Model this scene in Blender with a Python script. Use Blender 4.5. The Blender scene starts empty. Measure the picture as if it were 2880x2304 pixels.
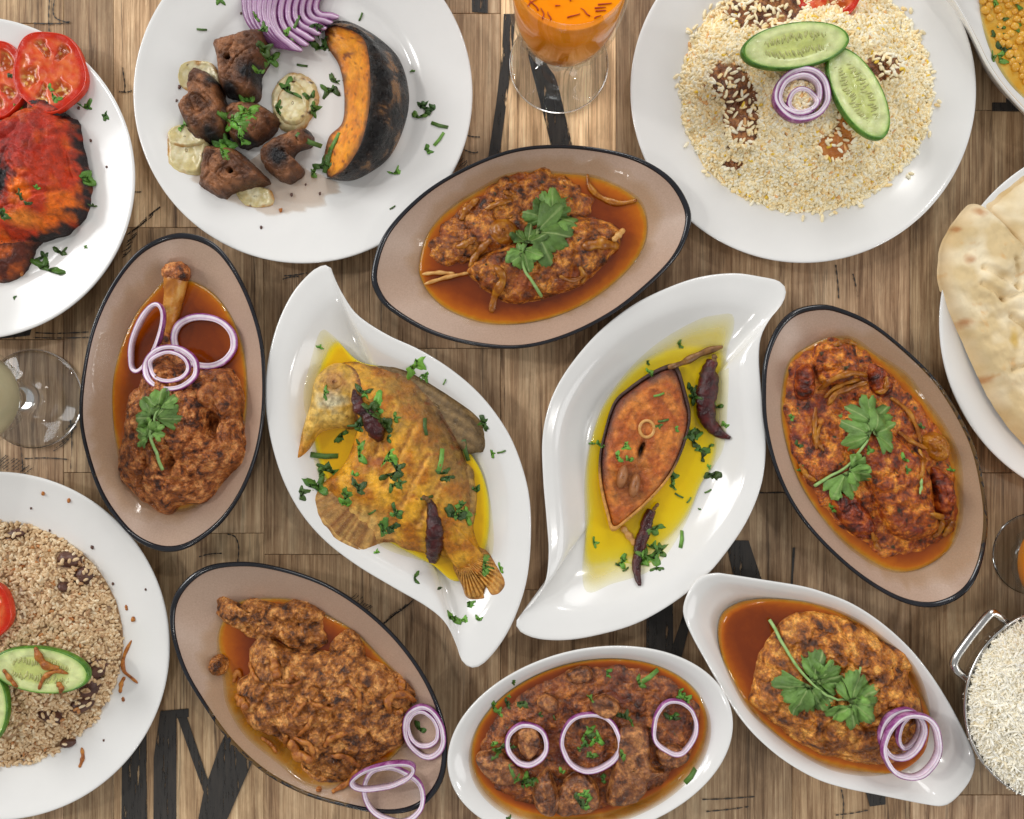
import bpy, math, random
import numpy as np
from mathutils import Vector
from mathutils.bvhtree import BVHTree

scene = bpy.context.scene
COL = scene.collection

# ------------------------------------------------------------------ camera, light
D = 0.72                      # camera height above the table (m)
S = 3400.0                    # photograph pixels per metre on the table plane
CX, CY = 1440.0, 1152.0       # picture centre

cam = bpy.data.cameras.new("camera")
cam.sensor_fit = 'HORIZONTAL'
cam.angle = 2 * math.atan((CX / S) / D)
cam.clip_start = 0.01
cam.clip_end = 50
camera = bpy.data.objects.new("camera", cam)
camera.location = (0, 0, D)
COL.objects.link(camera)
scene.camera = camera

world = bpy.data.worlds.new("World")
scene.world = world
world.use_nodes = True
bg = world.node_tree.nodes["Background"]
bg.inputs[0].default_value = (1.0, 1.0, 1.0, 1)
bg.inputs[1].default_value = 0.34


def lamp(name, loc, size, power, color=(1, 0.96, 0.9), target=(0, 0, 0)):
    l = bpy.data.lights.new(name, 'AREA')
    l.shape = 'DISK'
    l.size = size
    l.energy = power
    l.color = color
    o = bpy.data.objects.new(name, l)
    o.location = loc
    d = Vector(target) - Vector(loc)
    o.rotation_euler = d.to_track_quat('-Z', 'Y').to_euler()
    COL.objects.link(o)
    return o


# broad soft lights added on three sides for fill and contrast, one ceiling lamp that throws the shadows, small spots that only glint
lamp("soft_side_light", (-3.2, 1.5, 1.6), 1.8, 66, (1, 1.0, 1.0))
lamp("soft_side_light", (0.6, 3.2, 1.8), 1.8, 44, (1, 1.0, 1.0))
lamp("soft_side_light", (3.2, -1.1, 1.8), 1.8, 28, (1, 1.0, 1.0))
lamp("ceiling_lamp", (-2.6, 0.75, 2.5), 0.26, 19, (1, 0.98, 0.95))
lamp("ceiling_lamp", (0.5, 1.6, 2.4), 0.11, 6, (1, 0.97, 0.93))
lamp("ceiling_lamp", (2.0, -0.5, 2.4), 0.11, 6, (1, 0.97, 0.93))
lamp("ceiling_lamp", (-0.6, -1.75, 2.4), 0.11, 6, (1, 0.97, 0.93))

vs = scene.view_settings
vs.view_transform = 'Standard'
vs.look = 'None'
vs.exposure = 0.0
vs.gamma = 1.0
scene.cycles.use_denoising = True
scene.cycles.max_bounces = 10
scene.cycles.transparent_max_bounces = 16
scene.cycles.sample_clamp_indirect = 6
scene.cycles.caustics_reflective = False

rng = random.Random(7)
nrng = np.random.default_rng(11)


# ------------------------------------------------------------------ helpers
def lin(c):
    out = []
    for v in c[:3]:
        v = v / 255.0
        out.append(v / 12.92 if v <= 0.04045 else ((v + 0.055) / 1.055) ** 2.4)
    return (out[0], out[1], out[2], 1.0)


def alin(a):
    a = np.asarray(a, float) / 255.0
    return np.where(a <= 0.04045, a / 12.92, ((a + 0.055) / 1.055) ** 2.4)


def W(x, y, z=0.0):
    """a picture point lying at height z -> its place in the room"""
    k = (D - z) / (D * S)
    return (np.asarray(x, float) - CX) * k, -(np.asarray(y, float) - CY) * k


def crop(x0, y0, s):
    return lambda pts: [(x0 + p[0] * s, y0 + p[1] * s) + tuple(p[2:]) for p in pts]


k1 = crop(0, 0, .44527); k2 = crop(360, 0, .46382); k4 = crop(1760, 0, .51948)
k5 = crop(1040, 380, .42672); k6 = crop(0, 640, .5448); k7 = crop(740, 740, .66667)
k8 = crop(1440, 740, .62598); k9 = crop(2120, 820, .53333); k10 = crop(0, 1310, .57604)
k11 = crop(460, 1560, .43135); k12 = crop(1240, 1800, .38961); k13 = crop(1900, 1590, .41386)
k14 = crop(2580, 440, .55659); k15 = crop(2640, 1380, .53571); k16 = crop(300, 1500, .4661)
k18 = crop(0, 260, .33627); k19 = crop(1280, 0, .27829); k21 = crop(1580, 1000, .32463)
k22 = crop(840, 1020, .18553)

_perm = np.random.default_rng(3).permutation(256)
_perm = np.concatenate([_perm, _perm, _perm])
_grad = np.random.default_rng(5).normal(size=(256, 3))
_grad /= np.linalg.norm(_grad, axis=1)[:, None]


def perlin(P):
    P = np.asarray(P, float)
    i = np.floor(P).astype(int)
    f = P - i
    i &= 255
    u = f * f * f * (f * (f * 6 - 15) + 10)
    res = 0
    for dx in (0, 1):
        wx = u[:, 0] if dx else 1 - u[:, 0]
        for dy in (0, 1):
            wy = u[:, 1] if dy else 1 - u[:, 1]
            for dz in (0, 1):
                wz = u[:, 2] if dz else 1 - u[:, 2]
                h = _perm[_perm[_perm[(i[:, 0] + dx)] + i[:, 1] + dy] + i[:, 2] + dz] & 255
                g = _grad[h]
                res = res + wx * wy * wz * (g[:, 0] * (f[:, 0] - dx) + g[:, 1] * (f[:, 1] - dy) + g[:, 2] * (f[:, 2] - dz))
    return res * 1.6


def fbm(x, y, scale, seed=0.0, octaves=3, kind='n'):
    """noise over the plane; scale = feature size in metres"""
    out = 0
    a = 1.0
    tot = 0
    for o in range(octaves):
        P = np.stack([x / scale * 2 ** o + seed * 7.3, y / scale * 2 ** o - seed * 3.1,
                      np.full_like(x, seed * 1.7 + o * 5.2)], 1)
        n = perlin(P)
        if kind == 'b':
            n = np.abs(n) * 2 - .5
        elif kind == 'c':
            n = -np.clip(1 - np.abs(n) * 7, 0, 1)
        elif kind == 'r':
            n = .5 - np.abs(n) * 2
        out = out + a * n
        tot += a
        a *= .5
    return out / tot


def spline(pts, n, closed=True):
    p = np.asarray([q[:2] for q in pts], float)
    m = len(p)
    segs = m if closed else m - 1
    dist = []
    for i in range(segs):
        dist.append(np.linalg.norm(p[(i + 1) % m] - p[i]))
    cum = np.concatenate([[0], np.cumsum(dist)])
    t = np.linspace(0, cum[-1], n, endpoint=not closed)
    out = []
    for v in t:
        i = min(int(np.searchsorted(cum, v, 'right') - 1), segs - 1)
        u = (v - cum[i]) / max(dist[i], 1e-9)
        if closed:
            a, b, c, d = p[(i - 1) % m], p[i], p[(i + 1) % m], p[(i + 2) % m]
        else:
            a, b, c, d = p[max(i - 1, 0)], p[i], p[i + 1], p[min(i + 2, m - 1)]
        out.append(.5 * ((2 * b) + (-a + c) * u + (2 * a - 5 * b + 4 * c - d) * u * u + (-a + 3 * b - 3 * c + d) * u ** 3))
    return np.array(out)


def ellipse(cx, cy, a, b, deg=0, n=24):
    t = np.linspace(0, 2 * math.pi, n, endpoint=False)
    c, s = math.cos(math.radians(deg)), math.sin(math.radians(deg))
    return [(cx + a * math.cos(v) * c - b * math.sin(v) * s, cy + a * math.cos(v) * s + b * math.sin(v) * c) for v in t]


def put(o, label=None, cat=None, group=None, kind=None):
    if label: o['label'] = label
    if cat: o['category'] = cat
    if group: o['group'] = group
    if kind: o['kind'] = kind
    return o


def empty(name, loc, label, cat, group=None):
    o = bpy.data.objects.new(name, None)
    o.location = loc
    o.empty_display_size = .01
    COL.objects.link(o)
    return put(o, label, cat, group)


def build(name, V, F, mat, parent=None, smooth=True, cols=None, attrs=None, origin=None):
    """one mesh object from world-space vertices; its origin sits at its base (or at its parent's)"""
    V = np.asarray(V, float)
    if parent is not None:
        base = np.array(ORG[parent.name])
    elif origin is not None:
        base = np.array(origin)
    else:
        base = np.array([V[:, 0].mean(), V[:, 1].mean(), V[:, 2].min()])
    me = bpy.data.meshes.new(name)
    me.from_pydata((V - base).tolist(), [], [tuple(int(q) for q in f) for f in F])
    if smooth:
        me.polygons.foreach_set('use_smooth', [True] * len(me.polygons))
    if cols is not None:
        a = me.attributes.new('col', 'FLOAT_COLOR', 'POINT')
        c = np.ones((len(V), 4))
        c[:, :3] = cols
        a.data.foreach_set('color', c.ravel())
    for k, v in (attrs or {}).items():
        a = me.attributes.new(k, 'FLOAT', 'POINT')
        a.data.foreach_set('value', np.asarray(v, float).ravel())
    me.materials.append(mat)
    me.update()
    o = bpy.data.objects.new(name, me)
    COL.objects.link(o)
    if parent is not None:
        o.parent = parent
    else:
        o.location = base
    ORG[o.name] = base
    return o


ORG = {}


def thing(name, loc, label, cat, group=None):
    o = empty(name, loc, label, cat, group)
    ORG[o.name] = np.array(loc, float)
    return o


class Surf:
    """what lies on a dish so far: heights by casting down"""
    def __init__(self, *objs):
        self.t = []
        for o in objs:
            self.add(o)

    def add(self, *objs):
        for o in objs:
            if o.type != 'MESH':
                continue
            base = ORG[o.name]
            vs_ = [Vector(np.array(v.co) + base) for v in o.data.vertices]
            self.t.append(BVHTree.FromPolygons(vs_, [tuple(p.vertices) for p in o.data.polygons]))
        return self

    def z(self, x, y):
        b = 0.0
        o = Vector((x, y, .5))
        d = Vector((0, 0, -1))
        for t in self.t:
            h = t.ray_cast(o, d)
            if h[0] is not None and h[0].z > b:
                b = h[0].z
        return b

    def zs(self, X, Y):
        return np.array([self.z(a, b) for a, b in zip(X, Y)])

    def at(self, px, py, lift=0.0):
        """picture point -> the place on the food seen there"""
        gx, gy = W(px, py, 0.0)
        o = Vector((0, 0, D))
        d = (Vector((float(gx), float(gy), 0)) - o).normalized()
        best, z = 1e9, 0.0
        for t in self.t:
            h = t.ray_cast(o, d)
            if h[0] is not None and h[3] < best:
                best, z = h[3], h[0].z
        x, y = W(px, py, z + lift)
        return float(x), float(y), z


def ring_faces(n, m, off=0, closed=True):
    """m rings of n verts"""
    F = []
    for j in range(m - 1):
        for i in range(n if closed else n - 1):
            a = off + j * n + i
            b = off + j * n + (i + 1) % n
            F.append((a, b, b + n, a + n))
    return F


def loft(rings, cap0=False, cap1=False):
    n = len(rings[0])
    V = np.concatenate(rings)
    F = ring_faces(n, len(rings))
    if cap0: F.append(tuple(range(n))[::-1])
    if cap1: F.append(tuple(range((len(rings) - 1) * n, len(rings) * n)))
    return V, F


def lathe(cx, cy, prof, n=128, z0=0.0, flute=None):
    t = np.linspace(0, 2 * math.pi, n, endpoint=False)
    rings = []
    for p in prof:
        r, z = p[0], p[1]
        rr = np.full(n, max(r, 1e-5))
        if flute and len(p) > 2:
            rr = rr * (1 + p[2] * (np.abs(np.sin(t * flute / 2)) - .6))
        rings.append(np.stack([cx + rr * np.cos(t), cy + rr * np.sin(t), np.full(n, z0 + z)], 1))
    return loft(rings)


def tube(P, R, sides=8, flat=1.0):
    """a tube along 3-D points with a radius for each"""
    P = np.asarray(P, float)
    n = len(P)
    R = np.broadcast_to(np.asarray(R, float), (n,))
    T = np.gradient(P, axis=0)
    T /= np.linalg.norm(T, axis=1)[:, None] + 1e-12
    up = np.array([0, 0, 1.0])
    rings = []
    for i in range(n):
        s = np.cross(T[i], up)
        if np.linalg.norm(s) < 1e-3:
            s = np.array([1.0, 0, 0])
        s /= np.linalg.norm(s)
        u = np.cross(s, T[i])
        a = np.linspace(0, 2 * math.pi, sides, endpoint=False)
        rings.append(P[i] + R[i] * (np.cos(a)[:, None] * s + flat * np.sin(a)[:, None] * u))
    return loft(rings, True, True)


# ------------------------------------------------------------------ materials
MATS = {}


def nodes(name):
    m = bpy.data.materials.new(name)
    m.use_nodes = True
    nt = m.node_tree
    return m, nt, nt.nodes, nt.links, nt.nodes['Principled BSDF']


def ramp(N, stops, interp='LINEAR'):
    r = N.new('ShaderNodeValToRGB')
    r.color_ramp.interpolation = interp
    e = r.color_ramp.elements
    while len(e) < len(stops):
        e.new(.5)
    for q, (p, c) in zip(e, stops):
        q.position = p
        q.color = lin(c) if len(c) == 3 else c
    return r


def noise_node(N, L, vec, scale, detail=4, rough=.55, dist=0.0):
    t = N.new('ShaderNodeTexNoise')
    t.inputs['Scale'].default_value = scale
    t.inputs['Detail'].default_value = detail
    t.inputs['Roughness'].default_value = rough
    t.inputs['Distortion'].default_value = dist
    L.new(vec, t.inputs['Vector'])
    return t


def mixc(N, L, fac, a, b, mode='MIX'):
    m = N.new('ShaderNodeMix')
    m.data_type = 'RGBA'
    m.blend_type = mode
    for sock, v in ((m.inputs[0], fac), (m.inputs[6], a), (m.inputs[7], b)):
        if isinstance(v, (int, float)):
            sock.default_value = v
        elif isinstance(v, tuple):
            sock.default_value = v
        else:
            L.new(v, sock)
    return m.outputs[2]


def food(name, stops, scale=90, rough=.45, bump=.4, bscale=500, bdist=.001, col=False, spots=None, coat=0.0,
         sss=0.0, mixcol=.5, spec=.5, rvar=0.15, detail=5, hue=None, wet=None):
    """mottled natural surface: colour noise, optional own vertex colour, fine relief, uneven gloss"""
    m, nt, N, L, b = nodes(name)
    g = N.new('ShaderNodeNewGeometry')
    pos = g.outputs['Position']
    n1 = noise_node(N, L, pos, scale, detail, .6, .4)
    r = ramp(N, stops)
    L.new(n1.outputs[0], r.inputs[0])
    c = r.outputs[0]
    if col:
        a = N.new('ShaderNodeAttribute')
        a.attribute_name = 'col'
        mul = N.new('ShaderNodeMix'); mul.data_type = 'RGBA'; mul.blend_type = 'MULTIPLY'
        mul.inputs[0].default_value = 1.0
        L.new(a.outputs['Color'], mul.inputs[6])
        r2 = ramp(N, [(.25, (mixcol, mixcol, mixcol, 1)), (.5, (1, 1, 1, 1)), (.75, (2 - mixcol, 2 - mixcol, 2 - mixcol, 1))])
        L.new(n1.outputs[0], r2.inputs[0])
        L.new(r2.outputs[0], mul.inputs[7])
        c = mul.outputs[2]
    if spots:
        sc, thr, scol = spots
        n3 = noise_node(N, L, pos, sc, 2, .5)
        rr = ramp(N, [(thr, (0, 0, 0, 1)), (thr + .08, (1, 1, 1, 1))])
        L.new(n3.outputs[0], rr.inputs[0])
        c = mixc(N, L, rr.outputs[0], c, lin(scol))
    if wet:
        n6 = noise_node(N, L, pos, 430, 3, .7)
        r6 = ramp(N, [(.36, (.74, .66, .56, 1)), (.5, (1.22, 1.16, 1.06, 1)), (.64, (1.75, 1.65, 1.5, 1))])
        L.new(n6.outputs[0], r6.inputs[0])
        c = mixc(N, L, 1.0, c, r6.outputs[0], 'MULTIPLY')
    if hue:
        hs, hthr, hcol, hmax = hue
        n5 = noise_node(N, L, pos, hs, 4, .6, 1.0)
        rh = ramp(N, [(hthr, (0, 0, 0, 1)), (hthr + .14, (hmax, hmax, hmax, 1))])
        L.new(n5.outputs[0], rh.inputs[0])
        c = mixc(N, L, rh.outputs[0], c, lin(hcol))
    L.new(c, b.inputs['Base Color'])
    n2 = noise_node(N, L, pos, bscale, 6, .65)
    bp = N.new('ShaderNodeBump')
    bp.inputs['Strength'].default_value = bump
    bp.inputs['Distance'].default_value = bdist
    L.new(n2.outputs[0], bp.inputs['Height'])
    L.new(bp.outputs[0], b.inputs['Normal'])
    n4 = noise_node(N, L, pos, wet or scale * 1.7, 3)
    mr = N.new('ShaderNodeMapRange')
    mr.inputs['From Min'].default_value = .3
    mr.inputs['From Max'].default_value = .7
    mr.inputs['To Min'].default_value = max(rough - rvar, .04)
    mr.inputs['To Max'].default_value = min(rough + rvar, 1)
    L.new(n4.outputs[0], mr.inputs[0])
    L.new(mr.outputs[0], b.inputs['Roughness'])
    b.inputs['Specular IOR Level'].default_value = spec
    b.inputs['Coat Weight'].default_value = coat
    b.inputs['Coat Roughness'].default_value = .1
    if sss:
        b.inputs['Subsurface Weight'].default_value = sss
        b.inputs['Subsurface Radius'].default_value = (.004, .002, .001)
        b.inputs['Subsurface Scale'].default_value = 1.0
    return m


def liquid_mat(name, stops, alphas, rough=.07, scale=120, var=.35):
    """a sauce: colour and covering power follow how deep it stands"""
    m, nt, N, L, b = nodes(name)
    a = N.new('ShaderNodeAttribute'); a.attribute_name = 'depth'
    g = N.new('ShaderNodeNewGeometry')
    n1 = noise_node(N, L, g.outputs['Position'], scale, 5, .6, .6)
    ma = N.new('ShaderNodeMath'); ma.operation = 'MULTIPLY_ADD'
    L.new(n1.outputs[0], ma.inputs[0]); ma.inputs[1].default_value = var; ma.inputs[2].default_value = -var / 2
    ad = N.new('ShaderNodeMath'); ad.operation = 'ADD'
    L.new(a.outputs['Fac'], ad.inputs[0]); L.new(ma.outputs[0], ad.inputs[1])
    r = ramp(N, stops); L.new(ad.outputs[0], r.inputs[0]); L.new(r.outputs[0], b.inputs['Base Color'])
    r2 = ramp(N, [(p, (v, v, v, 1)) for p, v in alphas]); L.new(a.outputs['Fac'], r2.inputs[0])
    L.new(r2.outputs[0], b.inputs['Alpha'])
    b.inputs['Roughness'].default_value = rough
    n2 = noise_node(N, L, g.outputs['Position'], 90, 3)
    bp = N.new('ShaderNodeBump'); bp.inputs['Strength'].default_value = .12; bp.inputs['Distance'].default_value = .002
    L.new(n2.outputs[0], bp.inputs['Height']); L.new(bp.outputs[0], b.inputs['Normal'])
    return m


def plain(name, c, rough=.4, metal=0.0, spec=.5, bump=0.0, bscale=300, coat=0.0, var=0.0, vscale=60):
    m, nt, N, L, b = nodes(name)
    b.inputs['Base Color'].default_value = lin(c)
    b.inputs['Roughness'].default_value = rough
    b.inputs['Metallic'].default_value = metal
    b.inputs['Specular IOR Level'].default_value = spec
    b.inputs['Coat Weight'].default_value = coat
    g = N.new('ShaderNodeNewGeometry')
    if var:
        n1 = noise_node(N, L, g.outputs['Position'], vscale, 5)
        lo = tuple(max(0, v * (1 - var)) for v in c); hi = tuple(min(255, v * (1 + var)) for v in c)
        r = ramp(N, [(.3, lo), (.7, hi)]); L.new(n1.outputs[0], r.inputs[0]); L.new(r.outputs[0], b.inputs['Base Color'])
    if bump:
        n2 = noise_node(N, L, g.outputs['Position'], bscale, 4)
        bp = N.new('ShaderNodeBump'); bp.inputs['Strength'].default_value = bump; bp.inputs['Distance'].default_value = .001
        L.new(n2.outputs[0], bp.inputs['Height']); L.new(bp.outputs[0], b.inputs['Normal'])
    return m


def wood_mat():
    m, nt, N, L, b = nodes('aged_wood')
    g = N.new('ShaderNodeNewGeometry')
    oi = N.new('ShaderNodeObjectInfo')
    off = N.new('ShaderNodeVectorMath'); off.operation = 'SCALE'
    cmb = N.new('ShaderNodeCombineXYZ')
    L.new(oi.outputs['Random'], cmb.inputs[1])
    L.new(cmb.outputs[0], off.inputs[0]); off.inputs['Scale'].default_value = 5.0
    add = N.new('ShaderNodeVectorMath'); add.operation = 'ADD'
    L.new(g.outputs['Position'], add.inputs[0]); L.new(off.outputs[0], add.inputs[1])

    def stretched(sx, sy, detail, rough, dist=0.0):
        mp = N.new('ShaderNodeVectorMath'); mp.operation = 'MULTIPLY'
        mp.inputs[1].default_value = (sx, sy, 1)
        L.new(add.outputs[0], mp.inputs[0])
        return noise_node(N, L, mp.outputs[0], 1.0, detail, rough, dist)
    fine = stretched(300, 7, 7, .78, 1.0)
    broad = stretched(60, 4, 4, .6, .8)
    crack = stretched(120, 4.5, 5, .7, .8)
    cross = stretched(70, 26, 4, .7, .5)
    patch = stretched(9, 6, 3, .5)
    r = ramp(N, [(.35, (80, 57, 39)), (.45, (149, 117, 86)), (.53, (187, 155, 120)), (.64, (228, 200, 162))])
    mx = N.new('ShaderNodeMath'); mx.operation = 'MULTIPLY_ADD'
    L.new(fine.outputs[0], mx.inputs[0]); mx.inputs[1].default_value = .55
    m2 = N.new('ShaderNodeMath'); m2.operation = 'MULTIPLY_ADD'
    L.new(broad.outputs[0], m2.inputs[0]); m2.inputs[1].default_value = .33
    m3 = N.new('ShaderNodeMath'); m3.operation = 'MULTIPLY'
    L.new(patch.outputs[0], m3.inputs[0]); m3.inputs[1].default_value = .14
    L.new(m3.outputs[0], m2.inputs[2]); L.new(m2.outputs[0], mx.inputs[2])
    L.new(mx.outputs[0], r.inputs[0])
    rc = ramp(N, [(.56, (0, 0, 0, 1)), (.68, (.85, .85, .85, 1))])
    L.new(crack.outputs[0], rc.inputs[0])
    c = mixc(N, L, rc.outputs[0], r.outputs[0], lin((72, 52, 36)))
    rx = ramp(N, [(.35, (.84, .83, .82, 1)), (.65, (1.14, 1.14, 1.14, 1))])
    L.new(cross.outputs[0], rx.inputs[0])
    c = mixc(N, L, 1.0, c, rx.outputs[0], 'MULTIPLY')
    grey = stretched(14, 5, 4, .6, .6)
    rg = ramp(N, [(.50, (0, 0, 0, 1)), (.70, (.4, .4, .4, 1))]); L.new(grey.outputs[0], rg.inputs[0])
    c = mixc(N, L, rg.outputs[0], c, mixc(N, L, 1.0, r.outputs[0], (1.12, 1.16, 1.2, 1), 'MULTIPLY'))
    blot = stretched(22, 7, 5, .65, .8)
    rb = ramp(N, [(.58, (0, 0, 0, 1)), (.72, (.6, .6, .6, 1))]); L.new(blot.outputs[0], rb.inputs[0])
    c = mixc(N, L, rb.outputs[0], c, mixc(N, L, 1.0, c, (.5, .46, .42, 1), 'MULTIPLY'))
    c = mixc(N, L, 1.0, c, oi.outputs['Color'], 'MULTIPLY')
    L.new(c, b.inputs['Base Color'])
    b.inputs['Roughness'].default_value = .5
    b.inputs['Specular IOR Level'].default_value = .35
    bp = N.new('ShaderNodeBump'); bp.inputs['Strength'].default_value = .25; bp.inputs['Distance'].default_value = .0006
    L.new(fine.outputs[0], bp.inputs['Height']); L.new(bp.outputs[0], b.inputs['Normal'])
    return m


def paint_mat():
    m, nt, N, L, b = nodes('worn_black_paint')
    g = N.new('ShaderNodeNewGeometry')
    mp = N.new('ShaderNodeVectorMath'); mp.operation = 'MULTIPLY'; mp.inputs[1].default_value = (300, 28, 1)
    L.new(g.outputs['Position'], mp.inputs[0])
    n = noise_node(N, L, mp.outputs[0], 1.0, 5, .7)
    r = ramp(N, [(.37, (.0, .0, .0, 1)), (.45, (.95, .95, .95, 1))])
    L.new(n.outputs[0], r.inputs[0]); L.new(r.outputs[0], b.inputs['Alpha'])
    r2 = ramp(N, [(.4, (40, 38, 36)), (.7, (62, 56, 50))]); L.new(n.outputs[0], r2.inputs[0])
    L.new(r2.outputs[0], b.inputs['Base Color'])
    b.inputs['Roughness'].default_value = .55
    return m


def glass_mat():
    m, nt, N, L, b = nodes('clear_glass')
    b.inputs['Base Color'].default_value = (.97, .985, .98, 1)
    b.inputs['Roughness'].default_value = .01
    b.inputs['IOR'].default_value = 1.45
    b.inputs['Transmission Weight'].default_value = 1.0
    return m


def thin_glass_mat():
    """glass wall too thin to bend what lies behind it: clear, with a reflection that grows at grazing angles"""
    m, nt, N, L, b = nodes('thin_glass_wall')
    N.remove(b)
    tr = N.new('ShaderNodeBsdfTransparent'); tr.inputs[0].default_value = (.97, .98, .975, 1)
    gl = N.new('ShaderNodeBsdfGlossy'); gl.inputs['Roughness'].default_value = .03
    lw = N.new('ShaderNodeLayerWeight'); lw.inputs[0].default_value = .5
    pw_ = N.new('ShaderNodeMath'); pw_.operation = 'POWER'; pw_.inputs[1].default_value = 4.0
    L.new(lw.outputs['Facing'], pw_.inputs[0])
    fr = N.new('ShaderNodeMath'); fr.operation = 'MULTIPLY_ADD'; fr.inputs[1].default_value = .22; fr.inputs[2].default_value = .03
    L.new(pw_.outputs[0], fr.inputs[0])
    mx = N.new('ShaderNodeMixShader')
    L.new(fr.outputs[0], mx.inputs[0]); L.new(tr.outputs[0], mx.inputs[1]); L.new(gl.outputs[0], mx.inputs[2])
    L.new(mx.outputs[0], N['Material Output'].inputs[0])
    return m


def stoneware():
    m, nt, N, L, b = nodes('taupe_glaze')
    g = N.new('ShaderNodeNewGeometry')
    n = noise_node(N, L, g.outputs['Position'], 900, 3, .6)
    n2 = noise_node(N, L, g.outputs['Position'], 14, 3, .5)
    r = ramp(N, [(.25, (172, 145, 125)), (.75, (190, 163, 143))]); L.new(n.outputs[0], r.inputs[0])
    r2 = ramp(N, [(.3, (.93, .93, .93, 1)), (.7, (1.04, 1.03, 1.03, 1))]); L.new(n2.outputs[0], r2.inputs[0])
    L.new(mixc(N, L, 1.0, r.outputs[0], r2.outputs[0], 'MULTIPLY'), b.inputs['Base Color'])
    b.inputs['Roughness'].default_value = .33
    return m


M = {}
M['wood'] = wood_mat()
M['paint'] = paint_mat()
M['under'] = plain('dark_underside', (45, 34, 26), .8, bump=.2)
M['white'] = plain('white_porcelain', (229, 228, 225), .12, spec=.5, var=.012, vscale=20)
M['taupe'] = stoneware()
M['black'] = plain('black_glaze', (30, 31, 36), .16, var=.2)
M['glass'] = glass_mat()
M['thinglass'] = thin_glass_mat()
M['steel'] = plain('brushed_steel', (205, 203, 200), .22, metal=1.0, bump=.05)
M['orange_drink'] = food('orange_drink', [(.3, (255, 140, 0)), (.7, (255, 156, 6))], 30, .05, .02, 200, rvar=.01, spec=.25)
M['pale_drink'] = food('pale_lemon_drink', [(.3, (216, 208, 170)), (.7, (226, 218, 182))], 30, .06, .02, 200, rvar=.02, spec=.25)
M['saffron'] = plain('saffron', (178, 50, 10), .5)
M['gravy'] = liquid_mat('red_brown_gravy', [(0, (200, 160, 84)), (.14, (194, 128, 16)), (.36, (180, 94, 4)), (.7, (148, 66, 4)), (1, (120, 48, 4))],
                        [(0, .2), (.10, .75), (.28, 1)])
M['oil'] = liquid_mat('yellow_turmeric_oil', [(0, (238, 226, 100)), (.25, (240, 214, 4)), (.6, (234, 196, 0)), (1, (222, 172, 0))],
                      [(0, .15), (.25, .75), (.6, .97)], rough=.05, var=.45, scale=45)
M['film'] = liquid_mat('thin_oil_film', [(0, (200, 160, 90)), (1, (180, 130, 60))], [(0, .04), (1, .3)], rough=.1)
M['dal'] = liquid_mat('dal_sauce', [(0, (222, 200, 110)), (.2, (205, 150, 40)), (1, (182, 118, 22))], [(0, .5), (.15, 1)], rough=.15)
M['shank'] = food('braised_meat', [(0.36, (52, 22, 6)), (0.45, (126, 66, 22)), (0.53, (166, 98, 46)), (0.63, (206, 144, 86))], 130, .32, 1.0, 330, .0024, hue=(38, .52, (150, 78, 10), .6), rvar=.24, spec=.6, detail=8, wet=60)
M['masala'] = food('onion_masala', [(0.36, (44, 20, 3)), (0.45, (116, 60, 8)), (0.53, (156, 90, 20)), (0.63, (204, 138, 54))], 115, .26, 1.0, 300, .0022,
                   spots=(190, .66, (42, 46, 18)), hue=(36, .50, (160, 66, 6), .55), rvar=.24, spec=.6, detail=8, wet=60)
M['redmasala'] = food('tomato_masala', [(0.36, (56, 18, 2)), (0.45, (130, 56, 6)), (0.53, (168, 88, 14)), (0.63, (210, 138, 46))], 110, .24, 1.0, 300, .0022,
                      spots=(170, .64, (50, 54, 18)), hue=(36, .52, (140, 34, 6), .6), rvar=.24, spec=.6, detail=8, wet=60)
M['dopiaza'] = food('spiced_roast_meat', [(0.36, (56, 26, 4)), (0.45, (126, 74, 24)), (0.53, (164, 104, 44)), (0.63, (208, 152, 86))], 130, .32, 1.0, 330, .0024, hue=(34, .52, (152, 82, 12), .6), rvar=.24, spec=.6, detail=8, wet=60)
M['chickencurry'] = food('curried_chicken', [(0.36, (66, 32, 4)), (0.45, (138, 78, 18)), (0.53, (176, 110, 34)), (0.63, (220, 164, 80))], 85, .28, 1.0, 300, .0020, hue=(34, .52, (126, 66, 10), .6), rvar=.24, spec=.6, detail=8, wet=60)
M['beef'] = food('stewed_beef', [(0.37, (66, 32, 10)), (0.50, (122, 72, 34)), (0.62, (170, 116, 66))], 120, .3, .9, 420, .0014, hue=(40, .52, (104, 56, 20), .7), rvar=.24, spec=.6, detail=8, wet=60)
M['beefsauce'] = food('thick_brown_sauce', [(0.36, (46, 18, 4)), (0.45, (98, 48, 12)), (0.53, (128, 70, 24)), (0.63, (168, 104, 46))], 115, .2, 1.0, 340, .0018,
                      spots=(170, .69, (52, 60, 24)), hue=(30, .5, (120, 44, 6), .6), rvar=.24, spec=.6, detail=8, wet=60)
M['liver'] = food('grilled_liver', [(.28, (70, 42, 28)), (.45, (112, 74, 50)), (.6, (132, 88, 60)), (.78, (158, 112, 80))], 110, .55, .6, 700, .0008, col=True, mixcol=.55)
M['col'] = food('mottled_food', [(.3, (0, 0, 0)), (.7, (0, 0, 0))], 160, .38, .9, 380, .0016, col=True, mixcol=.45, spec=.4, detail=8)
M['colsoft'] = food('smooth_food', [(.3, (0, 0, 0)), (.7, (0, 0, 0))], 60, .4, .25, 300, .0006, col=True, mixcol=.85)
M['colgloss'] = food('moist_food', [(.3, (0, 0, 0)), (.7, (0, 0, 0))], 110, .22, .25, 500, .0006, col=True, mixcol=.8, sss=.08)
M['fish'] = food('fried_fish_skin', [(.3, (0, 0, 0)), (.7, (0, 0, 0))], 200, .34, .8, 500, .0012, col=True, mixcol=.45, spec=.4, detail=8)
M['naan'] = food('naan_bread', [(.3, (0, 0, 0)), (.7, (0, 0, 0))], 45, .7, .35, 350, .0009, col=True, mixcol=.9, spec=.2)
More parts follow.
